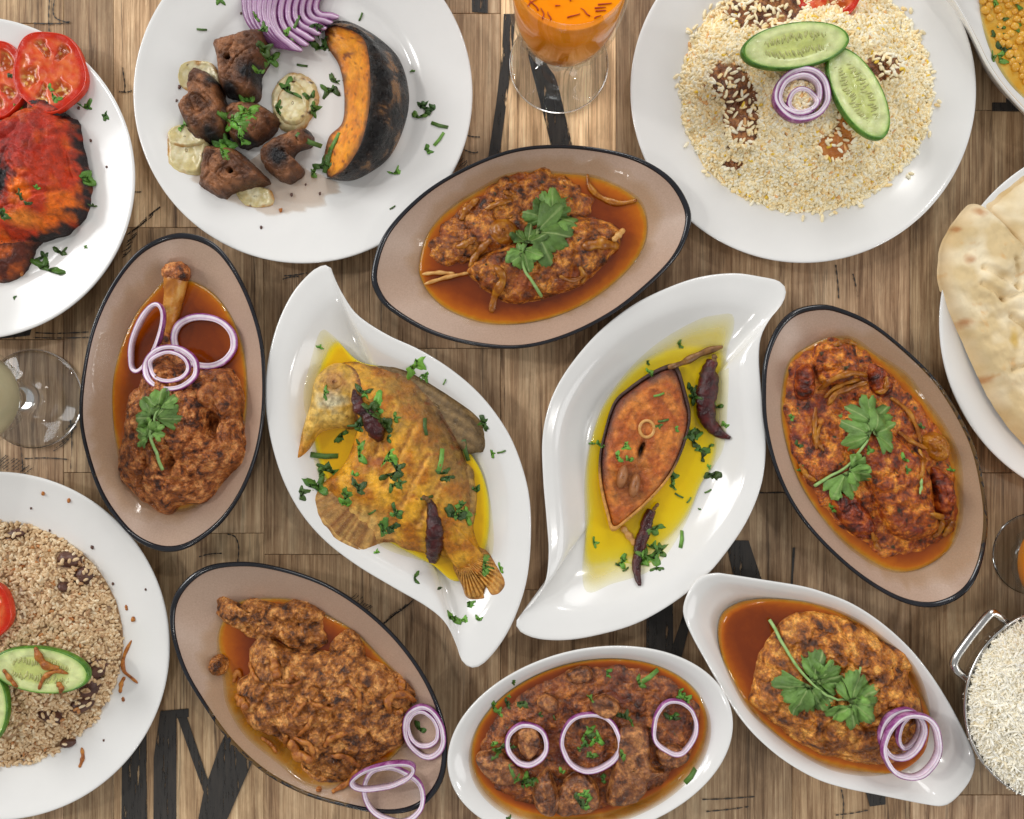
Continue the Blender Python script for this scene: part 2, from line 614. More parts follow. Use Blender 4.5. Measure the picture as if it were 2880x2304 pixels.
M['rice'] = food('cooked_rice', [(.3, (0, 0, 0)), (.7, (0, 0, 0))], 300, .4, .1, 900, .0003, col=True, mixcol=.92)
M['onion_in'] = food('onion_flesh', [(.3, (0, 0, 0)), (.7, (0, 0, 0))], 130, .26, .3, 300, .0006, col=True, mixcol=.88, sss=.15)
M['onion_out'] = food('onion_skin', [(.32, (104, 34, 92)), (.5, (150, 72, 140)), (.68, (196, 146, 188))], 110, .26, .3, 400, .0005, detail=7)
M['onion_pale'] = food('soft_onion', [(.3, (210, 196, 146)), (.5, (226, 214, 172)), (.75, (236, 226, 196))], 50, .28, .25, 200, .0008, sss=.15)
M['onion_cooked'] = food('golden_cooked_onion', [(.3, (118, 60, 6)), (.5, (160, 94, 16)), (.72, (194, 136, 40))], 140, .2, .5, 400, .0008)
M['onion_fried'] = food('fried_onion', [(.3, (104, 48, 8)), (.5, (168, 96, 28)), (.72, (206, 140, 58))], 190, .35, .8, 500, .001, detail=7)
M['leaf'] = food('fresh_coriander', [(.3, (0, 0, 0)), (.7, (0, 0, 0))], 150, .4, .7, 420, .001, col=True, mixcol=.72, spec=.35)
M['leafdark'] = food('chopped_coriander', [(.3, (0, 0, 0)), (.7, (0, 0, 0))], 150, .36, .7, 500, .0008, col=True, mixcol=.65, spec=.4)
M['stem'] = food('coriander_stem', [(.3, (126, 166, 88)), (.7, (164, 196, 124))], 200, .4, .1, 500, .0003)
M['chilli'] = food('dried_chilli', [(.3, (30, 6, 8)), (.5, (62, 13, 14)), (.75, (100, 28, 22))], 120, .13, .8, 160, .002, rvar=.06)
M['chillistem'] = food('dry_chilli_stem', [(.3, (92, 62, 26)), (.7, (130, 96, 48))], 200, .6, .2)
M['bone'] = food('meat_bone', [(.3, (150, 84, 20)), (.5, (198, 128, 46)), (.75, (232, 186, 104))], 70, .28, .3, 300, .0008)
M['fishbone'] = food('fish_bone', [(.3, (188, 128, 58)), (.7, (226, 180, 110))], 200, .35, .2)
M['char'] = food('charred_skin', [(.36, (6, 5, 5)), (.47, (24, 18, 16)), (.55, (58, 42, 32)), (.64, (150, 108, 66))], 60, .26, 1.0, 150, .008, rvar=.18, detail=9)
M['squash'] = food('roast_squash', [(.3, (0, 0, 0)), (.7, (0, 0, 0))], 160, .45, .5, 500, .0012, col=True, mixcol=.7)
M['peel'] = food('cucumber_peel', [(.3, (52, 98, 22)), (.7, (98, 150, 44))], 150, .35, .2, 300)
M['seed'] = food('cucumber_seed', [(.3, (150, 154, 92)), (.7, (196, 196, 130))], 300, .3, .1)
M['tomskin'] = food('tomato_skin', [(.3, (196, 40, 20)), (.7, (222, 70, 36))], 60, .18, .1, 200)
M['lentil'] = food('yellow_lentil', [(.3, (204, 142, 32)), (.7, (228, 178, 72))], 60, .25, .1, 300, rvar=.05)
M['onion_out2'] = food('onion_slice_flesh', [(.3, (168, 120, 166)), (.7, (206, 172, 202))], 160, .32, .15, 400, .0004, sss=.08)
M['potato'] = food('orange_potato', [(.3, (176, 98, 34)), (.7, (204, 134, 62))], 80, .35, .3, 300)
M['darkred'] = food('dark_tomato_flesh', [(.36, (44, 12, 4)), (.46, (96, 30, 8)), (.54, (140, 52, 12)), (.63, (186, 96, 30))], 110, .2, .8, 300, .0016, rvar=.12, detail=7)
M['roe'] = food('fried_roe', [(.3, (130, 78, 40)), (.7, (170, 112, 66))], 120, .4, .4, 500)
M['fin'] = food('dark_fried_fin', [(.3, (84, 52, 24)), (.7, (150, 104, 50))], 150, .35, .4, 400)
M['bean'] = food('dark_meat_bit', [(.3, (62, 34, 28)), (.7, (104, 66, 50))], 120, .45, .4, 500)


# ------------------------------------------------------------------ shape builders
def mc(A, B, f):
    A = A if isinstance(A, np.ndarray) else alin(A)[None]
    B = B if isinstance(B, np.ndarray) else alin(B)[None]
    f = np.clip(f, 0, 1)[:, None]
    return A * (1 - f) + B * f


def to_px(X, Y, z):
    k = (D * S) / (D - z)
    return X * k + CX, -Y * k + CY


def blob(name, pts, H, surf, mat, label=None, cat=None, group=None, parent=None, p=2.4, q=.6, n=120, m=38,
         nz=((.012, .0022, 'n'), (.004, .0008, 'b')), jag=.0, seed=None, colfn=None, zc=None, top=None, base=None,
         kind=None, shape=None, centre=None, lift=0.0, settle=30, floor=None):
    """a lump of food lying on surf: outline taken at its own height, domed top, uneven surface, closed below"""
    seed = rng.random() * 50 if seed is None else seed
    o = spline(pts, n)
    c = np.array(centre) if centre is not None else o.mean(0)
    if jag:
        a = np.linspace(0, 2 * math.pi, n, endpoint=False)
        j = fbm(np.cos(a) * 3, np.sin(a) * 3, .55, seed, 3)
        o = c + (o - c) * (1 + jag * j)[:, None]
    x0, y0, z0 = surf.at(c[0], c[1])
    zm = z0 + (H * .3 if zc is None else zc)
    ox, oy = W(o[:, 0], o[:, 1], zm)
    cx, cy = W(c[0], c[1], zm)
    rr = (np.arange(1, m + 1) / m) ** .8
    X = np.concatenate([[cx]] + [cx + r * (ox - cx) for r in rr])
    Y = np.concatenate([[cy]] + [cy + r * (oy - cy) for r in rr])
    R = np.concatenate([[0]] + [np.full(n, r) for r in rr])
    G = surf.zs(X, Y)
    if floor is not None:
        G = np.maximum(G, floor)
    if base is None:
        base = np.percentile(G, settle)
    prof = np.clip(1 - R ** p, 0, 1) ** q
    Z = base + lift + H * prof
    if shape is not None:
        px_, py_ = to_px(X, Y, zm)
        Z = Z + shape(px_, py_, R) * np.minimum(1, (1 - R) * 5)
    w = np.minimum(1, (1.0 - R) * 6 + .12)
    for i, (sc, am, kd) in enumerate(nz):
        Z = Z + am * fbm(X, Y, sc, seed + i * 3.3, 3, kd) * w
    Z = np.maximum(Z, G + .0006 * (1 - R) + .0001)
    Z[-n:] = G[-n:] - .0003
    V = np.stack([X, Y, Z], 1)
    F = [(0, 1 + i, 1 + (i + 1) % n) for i in range(n)] + ring_faces(n, m, 1)
    V = np.concatenate([V, [[cx, cy, min(G[-n:].min(), G.min()) - .0003]]])
    last = len(V) - 1
    st = 1 + (m - 1) * n
    F += [(last, st + (i + 1) % n, st + i) for i in range(n)]
    cols = None
    if colfn is not None:
        px_, py_ = to_px(V[:, 0], V[:, 1], zm)
        Rr = np.concatenate([R, [1.0]])
        cols = colfn(px_, py_, Rr, V[:, 0], V[:, 1])
    ob = build(name, V, F, mat, parent, cols=cols)
    if parent is None:
        put(ob, label, cat, group, kind)
    elif label:
        ob['label'] = label
    return ob


def liquid(name, pts, surf, mat, label, cat, level=None, dmax=.011, n=150, m=40, up=.0008, kind='stuff', wob=.0, fade=.06):
    """sauce standing in a dish: level surface that runs out where it meets the wall"""
    o = spline(pts, n)
    if wob:
        a = np.linspace(0, 2 * math.pi, n, endpoint=False)
        o = o.mean(0) + (o - o.mean(0)) * (1 + wob * fbm(np.cos(a) * 2, np.sin(a) * 2, .3, 4.4, 3))[:, None]
    c = o.mean(0)
    zl = .01
    for _ in range(3):
        ox, oy = W(o[:, 0], o[:, 1], zl)
        zl = np.percentile(surf.zs(ox, oy), 35)
    lev = zl + up if level is None else level
    ox, oy = W(o[:, 0], o[:, 1], lev)
    cx, cy = W(c[0], c[1], lev)
    rr = (np.arange(1, m + 1) / m) ** .7
    X = np.concatenate([[cx]] + [cx + r * (ox - cx) for r in rr])
    Y = np.concatenate([[cy]] + [cy + r * (oy - cy) for r in rr])
    R = np.concatenate([[0]] + [np.full(n, r) for r in rr])
    G = surf.zs(X, Y)
    edge = np.clip((1 - R) / fade, 0, 1)
    Z = np.maximum(np.where(R < 1, lev, 0), G + .0003 + .0004 * edge)
    Z[-n:] = G[-n:] + .0001
    dep = np.clip((Z - G - .0003) / dmax, 0, 1) * edge ** .5 + .10 * edge
    F = [(0, 1 + i, 1 + (i + 1) % n) for i in range(n)] + ring_faces(n, m, 1)
    ob = build(name, np.stack([X, Y, Z], 1), F, mat, attrs={'depth': np.clip(dep, 0, 1)})
    put(ob, label, cat, None, kind)
    return ob


def stain(pts, surf, label, grow=1.07):
    o = spline(pts, 60)
    c = o.mean(0)
    return liquid('oil_stain', [tuple(c + (q - c) * grow) for q in o], surf, M['film'], label, 'oil', dmax=.0007, n=120, m=30, wob=.10, level=0.0)


def plate(px, py, R_px, label, rim=.022, group='round white dinner plates', rr_=1.0):
    R = R_px * (D - rim) / (D * S)
    x, y = W(px, py, rim)
    pr = [(.0, .0030), (.52, .0030), (.56, .0004), (.60, .0004), (.63, .0040), (.75, .0100), (.90, .0160), (.985, rim - .0022),
          (.997, rim - .0010), (1.0, rim - .0003), (.998, rim + .0002), (.990, rim + .0004), (.978, rim), (.955, rim - .0012), (.90, rim - .0036),
          (.80, rim - .0075), (.72, rim - .0104), (.69, rim - .0118), (.665, rim - .0138), (.645, rim - .0148), (.60, .0066), (.50, .0062), (.25, .0060), (0, .0060)]
    prof = [(a * R, z) for a, z in pr]
    V, F = lathe(float(x), float(y), prof, 160, z0=.0004)
    o = build('dinner_plate', V, F, M['white'], origin=(float(x), float(y), 0))
    return put(o, label, 'plate', group)


def contour_rings(pts, prof, rim, n=160, smooth=0):
    """rings of a dish: the rim outline drawn in by each s of prof, at height z"""
    o = spline(pts, n)
    ox, oy = W(o[:, 0], o[:, 1], rim)
    cx, cy = (ox.max() + ox.min()) / 2, (oy.max() + oy.min()) / 2
    rings = []
    for s, z in prof:
        ax, ay = cx + s * (ox - cx), cy + s * (oy - cy)
        if s < .9 and s > .02:
            k = min(1.0, (.9 - s) * 2.2)
            rad = np.hypot(ax - cx, ay - cy)
            sm = rad.copy()
            for _ in range(int(10 * k) + 1):
                sm = (np.roll(sm, 1) + sm * 2 + np.roll(sm, -1)) / 4
            f = sm / np.maximum(rad, 1e-6)
            ax, ay = cx + (ax - cx) * f, cy + (ay - cy) * f
        rings.append(np.stack([ax, ay, np.full(n, z)], 1))
    return rings, (cx, cy)


def stone_dish(pts, label, rim=.036):
    fl = .006
    def zf(s):
        return fl + (rim - .001 - fl) * max(0, (s - .30) / .66) ** 1.5
    inner = [(s, zf(s)) for s in (.962, .93, .88, .82, .76, .70, .64, .58, .52, .46, .40, .34, .26, .15, .001)]
    rings, c = contour_rings(pts, inner, rim)
    t = thing('oval_dish', (c[0], c[1], .0), label, 'dish', 'taupe oval dishes with black rims')
    V, F = loft(rings)
    bowl = build('bowl', V, F, M['taupe'], t)
    outer = [(.962, rim - .001), (.968, rim + .0006), (.980, rim + .0012), (.992, rim + .0008), (1.0, rim - .001), (.996, rim - .003), (.93, rim - .012),
             (.80, rim - .024), (.66, .004), (.60, .0006), (.56, .0006), (.54, .002), (.001, .002)]
    rings, _ = contour_rings(pts, outer, rim)
    V, F = loft(rings)
    shell = build('rim', V, F, M['black'], t)
    return t, Surf(bowl, shell)


def white_dish(pts, name, label, prof, rim, group=None, cat='dish'):
    rings, c = contour_rings(pts, prof, rim)
    V, F = loft(rings)
    o = build(name, V, F, M['white'], origin=(c[0], c[1], 0))
    put(o, label, cat, group)
    return o, Surf(o)


LEAFP = lambda rim: [(.001, .002), (.52, .002), (.54, .0005), (.60, .0005), (.66, .004), (.85, rim - .012), (.975, rim - .0035), (.994, rim - .0022), (1.0, rim - .0008),
                     (.997, rim + .0004), (.985, rim + .0006), (.965, rim), (.92, rim - .0012), (.86, rim - .0030), (.82, rim - .0058), (.77, rim - .0112), (.70, rim - .0170),
                     (.62, .0085), (.52, .0066), (.40, .0060), (.2, .0058), (.001, .0058)]
DEEPP = lambda rim: [(.001, .002), (.50, .002), (.52, .0005), (.58, .0005), (.66, .006), (.86, rim - .014), (.975, rim - .004), (.994, rim - .0024), (1.0, rim - .0008),
                     (.997, rim + .0004), (.985, rim + .0006), (.965, rim - .0004), (.93, rim - .0022), (.89, rim - .0055), (.84, rim - .0115), (.78, rim - .0180), (.70, rim - .0240),
                     (.60, .0075), (.45, .0062), (.2, .0058), (.001, .0058)]


def leaf_geo(L_, seed, lobes=(-1.1, 0, 1.1), amp=(.88, 1, .88), teeth=15, A=1.62, curl=.16, nt=31, nr=4, depth=.45, wide=.30):
    r = random.Random(seed)
    th = np.linspace(-A, A, nt)
    lo = np.max([a * np.exp(-((th - t0) / wide) ** 2) for t0, a in zip(lobes, amp)], 0)
    rad = L_ * (1 - depth + depth * lo)
    saw = np.abs(((th * teeth / 2.9 + r.random()) % 1) * 2 - 1)
    saw = (1 - np.abs(np.sin(th * teeth * .55 + r.uniform(0, 3)))) ** 1.6
    rad = rad * (1 - .24 * saw) * (1 + np.array([r.uniform(-.05, .05) for _ in th]))
    ph = r.uniform(0, 6)
    V = [(0, 0, 0)]
    for j in range(1, nr + 1):
        u = j / nr
        for t, R_ in zip(th, rad):
            z = L_ * curl * (-u * u * .6 + .5 * u * math.sin(2.6 * t + ph) + .25 * abs(math.sin(t * 1.3)) + .10 * u * math.sin(t * 9))
            V.append((u * R_ * math.sin(t), u * R_ * math.cos(t), z))
    F = [(0, 1 + i + 1, 1 + i) for i in range(nt - 1)] + [tuple(reversed(f)) for f in ring_faces(nt, nr, 1, closed=False)]
    V = np.array(V)
    return V, F


def leaf_cols(V, L_, tone, vein, r):
    """green with paler ribs fanning out from the stalk"""
    th = np.arctan2(V[:, 0], V[:, 1] + 1e-9)
    rad = np.hypot(V[:, 0], V[:, 1]) / L_
    rib = np.clip(1 - np.abs(np.sin(th * 3.3)) * 7 * (.3 + rad), 0, 1)
    base = mc(tone, tuple(min(255, c_ * 1.22) for c_ in tone), np.clip(.5 + .9 * np.sin(th * 5 + r.uniform(0, 6)) * rad, 0, 1))
    return mc(base, vein, rib * .7)


def thick(V, F, t=.0003):
    n = len(V)
    B = V.copy()
    B[:, 2] -= t
    cnt = {}
    for f in F:
        for a, b in zip(f, f[1:] + f[:1]):
            cnt[(a, b)] = cnt.get((a, b), 0) + 1
    side = [(a, b, b + n, a + n)[::-1] for (a, b) in cnt if (b, a) not in cnt]
    return np.concatenate([V, B]), list(F) + [tuple(q + n for q in f)[::-1] for f in F] + side


def drape(V, ang, px, py, surf, lift=.0012, follow=.006):
    """turn a flat little thing by ang (degrees clockwise from up in the picture) and lay it on what lies there"""
    x, y, z = surf.at(px, py)
    a = -math.radians(ang)
    X = x + V[:, 0] * math.cos(a) - V[:, 1] * math.sin(a)
    Y = y + V[:, 0] * math.sin(a) + V[:, 1] * math.cos(a)
    G = surf.zs(X, Y)
    top = np.percentile(G, 85)
    G = np.clip(G, top - follow, top + .002)
    return np.stack([X, Y, G + V[:, 2] + lift], 1)


def bit(px, py, size, ang, surf, label, group, kind='l', mat='leafdark', seed=None):
    """one chopped coriander piece"""
    seed = rng.randrange(10 ** 6) if seed is None else seed
    r = random.Random(seed)
    L_ = size / S
    if kind == 's':      # a cut stem
        V = np.array([(-.10 * L_, -.5 * L_, 0), (.10 * L_, -.5 * L_, 0), (.13 * L_, 0, .0004), (-.07 * L_, 0, .0004), (.06 * L_, .5 * L_, 0), (-.12 * L_, .5 * L_, 0)])
        V, F = thick(V, [(0, 1, 2, 3), (3, 2, 4, 5)], .0006)
    else:
        nl = r.choice([2, 3, 3])
        lob = (-.8, .9) if nl == 2 else (-1.3, r.uniform(-.3, .3), 1.25)
        V, F = leaf_geo(L_ * .72, seed, lob, tuple(r.uniform(.6, 1.1) for _ in lob), r.choice([5, 7, 9]), r.uniform(1.3, 2.0), r.uniform(.12, .3), 21, 3, .5, r.uniform(.30, .45))
        V[:, 0] *= r.uniform(.6, 1.15)
        V[:, 1] -= L_ * .36
        V, F = thick(V, F, .0002)
    V = drape(V, ang, px, py, surf, .0006)
    tn = r.uniform(.7, 1.5)
    tone = np.array([70 * tn + 10 * r.random(), 112 * tn, 38 * tn + 8 * r.random()]) if kind != 's' else np.array([96, 136, 58]) * r.uniform(.7, 1.2)
    cl = np.tile(alin(tone), (len(V), 1)) * (1 + .35 * fbm(V[:, 0], V[:, 1], .003, r.random() * 9, 2))[:, None]
    o = build('chopped_coriander', V, F, M[mat], cols=cl)
    return put(o, label, 'coriander', group)


def sprig(stems, leaves, surf, label, mat='leaf'):
    """coriander sprig: stem paths and leaflets (x, y, length, angle)"""
    s0 = stems[0][0]
    x, y, z = surf.at(*s0[:2])
    t = thing('coriander_sprig', (x, y, z), label, 'coriander', 'coriander sprigs laid on the curries')
    for st in stems:
        sp = spline(st, 22, False)
        P = []
        for a, b in sp:
            P.append(surf.at(a, b, .002))
        P = np.array(P)
        zz = P[:, 2]
        for _ in range(12):
            zz = np.maximum(zz, (np.roll(zz, 1) + zz + np.roll(zz, -1)) / 3) if len(zz) > 2 else zz
            zz[0], zz[-1] = P[0, 2], P[-1, 2]
        P[:, 2] = zz + .0022
        V, F = tube(P, np.linspace(.0014, .0009, len(P)), 7)
        build('stem', V, F, M['stem'], t)
    for i, (a, b, L_, ang) in enumerate(leaves):
        V, F = leaf_geo(L_ * .84 / S, rng.randrange(10 ** 6), curl=rng.uniform(.14, .32), nt=73, nr=7, depth=.36, wide=rng.uniform(.46, .56), teeth=rng.choice([8, 9, 10]))
        V[:, 0] *= rng.uniform(.85, 1.12)
        tn = rng.uniform(.85, 1.15)
        cl = leaf_cols(V, L_ / S, (94 * tn, 126 * tn, 60 * tn), (166, 184, 120), rng)
        V, F = thick(V, F, .0002)
        cl = np.concatenate([cl, cl])
        V = drape(V, ang, a, b, surf, .0030 + .0006 * i, .007)
        build('leaf', V, F, M[mat], t, cols=cl)
    return t


def onion_ring(px, py, rx, ry, rot, surf, label, th=15, h=.005, tilt=(0, 0), lift=.0, group='red onion rings', skin=True, rough=.10):
    """a slice ring: white flesh with the purple skin round it; radii in picture pixels"""
    x, y, z = surf.at(px, py)
    n = 72
    a = np.linspace(0, 2 * math.pi, n, endpoint=False)
    k = (D - z) / (D * S)
    j = 1 + rough * fbm(np.cos(a) * 2, np.sin(a) * 2, 2.6, rng.random() * 30, 2)
    RX, RY, T = rx * k, ry * k, th * k
    c, s = math.cos(-math.radians(rot)), math.sin(-math.radians(rot))
    tx, ty = math.radians(tilt[0]), math.radians(tilt[1])

    def pos(off, zz):
        u, v = (RX * j - off) * np.cos(a), (RY * j - off) * np.sin(a)
        X, Y = u * c - v * s, u * s + v * c
        Z = zz + X * math.tan(ty) + Y * math.tan(tx)
        return np.stack([x + X, y + Y, Z], 1)
    P = pos(T / 2, 0)
    g = surf.zs(P[:, 0], P[:, 1])
    if tilt == (0, 0):
        b = np.percentile(g, 70)
        gs = np.clip(g, b - .004, b + .0015)
        for _ in range(14):
            gs = (np.roll(gs, 1) + gs + np.roll(gs, -1)) / 3
        b = gs
    else:
        b = np.max(g - P[:, 2]) - .0015
    b = b + lift + .0004
    zz_ = float(np.mean(b)) + h * .6
    x, y = (float(v) for v in W(px, py, zz_))
    k = (D - zz_) / (D * S)
    RX, RY, T = rx * k, ry * k, th * k * .86
    h = h * .8
    wv = 1 + .22 * fbm(np.cos(a) * 2, np.sin(a) * 2, 2.2, rng.random() * 30, 2)      # uneven width
    hv = 1 + .16 * fbm(np.cos(a) * 2, np.sin(a) * 2, 2.2, rng.random() * 30, 2)
    ring = [(T, .0), (T * 1.03, h * .5), (T, h * .96), (T * .94, h), (T * .66, h * .985), (T * .6, h), (T * .34, h), (T * .16, h), (T * .08, h * .97), (T * .06, h * .5), (T * .08, 0)]
    rcol = alin(np.array([(206, 184, 200), (206, 184, 200), (222, 204, 216), (230, 216, 224), (192, 160, 188), (224, 208, 218), (238, 228, 234), (214, 186, 208), (168, 104, 160), (150, 84, 142), (150, 84, 142)]))
    rings = []
    for off, zz in ring:
        q = pos(off * wv, zz * hv)
        q[:, 2] += b
        rings.append(q)
    V = np.concatenate(rings)
    cl = np.repeat(rcol, n, 0) * np.tile(1 + .10 * fbm(np.cos(a) * 2, np.sin(a) * 2, .5, rng.random() * 30, 2), len(ring))[:, None]
    F = []
    m = len(ring)
    for r_ in range(m):
        for i in range(n):
            F.append((r_ * n + i, r_ * n + (i + 1) % n, ((r_ + 1) % m) * n + (i + 1) % n, ((r_ + 1) % m) * n + i))
    F = [f[::-1] for f in F]
    t = thing('onion_ring', (x, y, z), label, 'onion', group)
    fl = build('flesh', V, F, M['onion_in'], t, cols=cl)
    if skin:
        sk = [(T * .02, -.0001), (-T * .06, h * .3), (-T * .05, h * .92), (T * .02, h * 1.01), (T * .12, h * 1.02), (T * .11, h * .9), (T * .05, h * .6)]
        rings = []
        for off, zz in sk:
            q = pos(off * wv, zz * hv)
            q[:, 2] += b
            rings.append(q)
        V = np.concatenate(rings)
        m = len(sk)
        F = []
        for r_ in range(m):
            for i in range(n):
                F.append((r_ * n + i, r_ * n + (i + 1) % n, ((r_ + 1) % m) * n + (i + 1) % n, ((r_ + 1) % m) * n + i))
        build('skin', V, F, M['onion_out'], t)
    surf.add(fl)
    return t


def strand(path, w, surf, mat, name, label, cat, group, flat=.6, lift=.0, parent=None, ends=.35, bulge=0.0, add=False, sides=8):
    """a curled strip following the food below; w = width in picture pixels"""
    n = max(12, len(path) * 6)
    sp = spline(path, n, False)
    P = np.array([surf.at(a, b, .001) for a, b in sp])
    zz = P[:, 2].copy()
    for _ in range(10):
        z2 = zz.copy()
        z2[1:-1] = np.maximum(zz[1:-1] * .5 + P[1:-1, 2] * .5, (zz[:-2] + zz[1:-1] + zz[2:]) / 3)
        zz = z2
    u = np.linspace(0, 1, n)
    rad = w / 2 / S * (ends + (1 - ends) * np.sin(np.pi * np.clip(u, .0, 1)) ** .6) * (1 + .18 * np.sin(u * 17 + w))
    P[:, 2] = zz + rad * flat * .7 + lift + bulge * np.sin(np.pi * u)
    V, F = tube(P, rad, sides, flat)
    o = build(name, V, F, M[mat], parent)
    if parent is None:
        put(o, label, cat, group)
    if add:
        surf.add(o)
    return o


def chilli(path, w, surf, label, stem=None, taper=(.7, 1.0, .95, .8, .5, .12)):
    n = 44
    sp = spline(path, n, False)
    u = np.linspace(0, 1, n)
    rad = np.interp(u, np.linspace(0, 1, len(taper)), taper) * w / 2 / S
    P = np.array([surf.at(a, b, .004) for a, b in sp])
    z = P[:, 2].copy()
    for _ in range(20):
        z[1:-1] = np.maximum(z[1:-1], (z[:-2] + z[2:]) / 2 - .0002)
    P[:, 2] = z + rad * .75
    V, F = tube(P, rad, 14, .85)
    seed = rng.random() * 20
    nn = fbm(V[:, 0], V[:, 1] + V[:, 2] * .6, .006, seed, 2, 'r')
    ctr = np.repeat(P, 14, 0)
    V = V + (V - ctr) * (nn * .30)[:, None]
    t = thing('dried_chilli', tuple(P[n // 2] - np.array([0, 0, rad[n // 2]])), label, 'chilli', 'dried red chillies')
    b = build('pod', V, F, M['chilli'], t)
    if stem:
        strand(stem, w * .28, surf, 'chillistem', 'stem', None, None, None, 1.0, .004, t, .8)
    surf.add(b)
    return t


def cucumber(px, py, a_, b_, rot, surf, label, h=.006, tilt=(0, 0), lift=0.0, group='cucumber slices'):
    x, y, z = surf.at(px, py)
    n, m = 84, 22
    t = np.linspace(0, 2 * math.pi, n, endpoint=False)
    k = (D - z - .004) / (D * S)
    A_, B_ = a_ * k, b_ * k
    c, s = math.cos(-math.radians(rot)), math.sin(-math.radians(rot))
    tx, ty = math.radians(tilt[0]), math.radians(tilt[1])

    def pos(f, zz):
        u, v = f * A_ * np.cos(t), f * B_ * np.sin(t)
        X, Y = u * c - v * s, u * s + v * c
        return np.stack([x + X, y + Y, zz + X * math.tan(ty) + Y * math.tan(tx)], 1)
    g = np.concatenate([surf.zs(q[:, 0], q[:, 1]) - (q[:, 2]) for q in (pos(.95, 0), pos(.5, 0))])
    b = np.percentile(g, 80) + lift - .0005
    x, y = (float(v) for v in W(px, py, b + h))
    k = (D - b - h) / (D * S)
    A_, B_ = a_ * k, b_ * k
    rings = [pos(.001, b), pos(.99, b)]
    fr = np.linspace(1, 0.001, m)
    cols = [np.tile(alin((200, 206, 140)), (n, 1))] * 2
    for f in fr:
        q = pos(f * .965 if f > .9 else f * .965, b + h)
        px_ = (q[:, 0] - x) * c + (q[:, 1] - y) * s
        py_ = -(q[:, 0] - x) * s + (q[:, 1] - y) * c
        q[:, 2] += .0003 * fbm(q[:, 0], q[:, 1], .004, 3.3, 2) - .0005 * (f < .62)
        rings.append(q)
        edge = np.clip((f - .80) / .2, 0, 1) ** 2
        core = np.clip((.66 - f) / .12, 0, 1)
        base = alin((206, 214, 150))[None] * (1 - edge) + alin((150, 186, 92))[None] * edge
        jelly = alin((184, 192, 104))[None]
        nn = fbm(q[:, 0], q[:, 1], .006, 8.1, 2)[:, None] * .25 + 1
        cols.append((base * (1 - core * .8) + jelly * core * .8) * nn)
    V, F = loft(rings)
    th = thing('cucumber_slice', (x, y, z), label, 'cucumber', group)
    fl = build('flesh', V, [f[::-1] for f in F], M['colgloss'], th, cols=np.concatenate(cols))
    sk = [pos(.99, b - .0002), pos(1.015, b + h * .3), pos(1.01, b + h * .8), pos(.985, b + h * 1.01), pos(.955, b + h * 1.02), pos(.95, b + h * .9)]
    V, F = loft(sk)
    build('peel', V, F, M['peel'], th)
    # seeds in two rows
    SV, SF = [], []
    gv, gf = grain_geo()
    r = random.Random(int(px * 7 + py))
    for row in (-1, 1):
        for i in range(24):
            u = -.62 + 1.24 * (i + r.uniform(-.3, .3)) / 23
            v = row * (.30 + r.uniform(-.10, .10)) * math.sqrt(max(0, 1 - u * u)) * 1.15
            q = gv * np.array([.0008, .0026, .0005])
            a = r.uniform(-.35, .35)
            q = np.stack([q[:, 0] * math.cos(a) - q[:, 1] * math.sin(a), q[:, 0] * math.sin(a) + q[:, 1] * math.cos(a), q[:, 2]], 1)
            U_, V_ = u * A_ + q[:, 0], v * B_ + q[:, 1]
            X, Y = U_ * c - V_ * s, U_ * s + V_ * c
            Z = b + h - .0004 + q[:, 2] + X * math.tan(ty) + Y * math.tan(tx)
            SF += [tuple(w_ + len(SV) * len(gv) for w_ in f) for f in gf]
            SV.append(np.stack([x + X, y + Y, Z], 1))
    sd = build('seeds', np.concatenate(SV), SF, M['seed'], th)
    sd['kind'] = 'stuff'
    surf.add(fl)
    return th


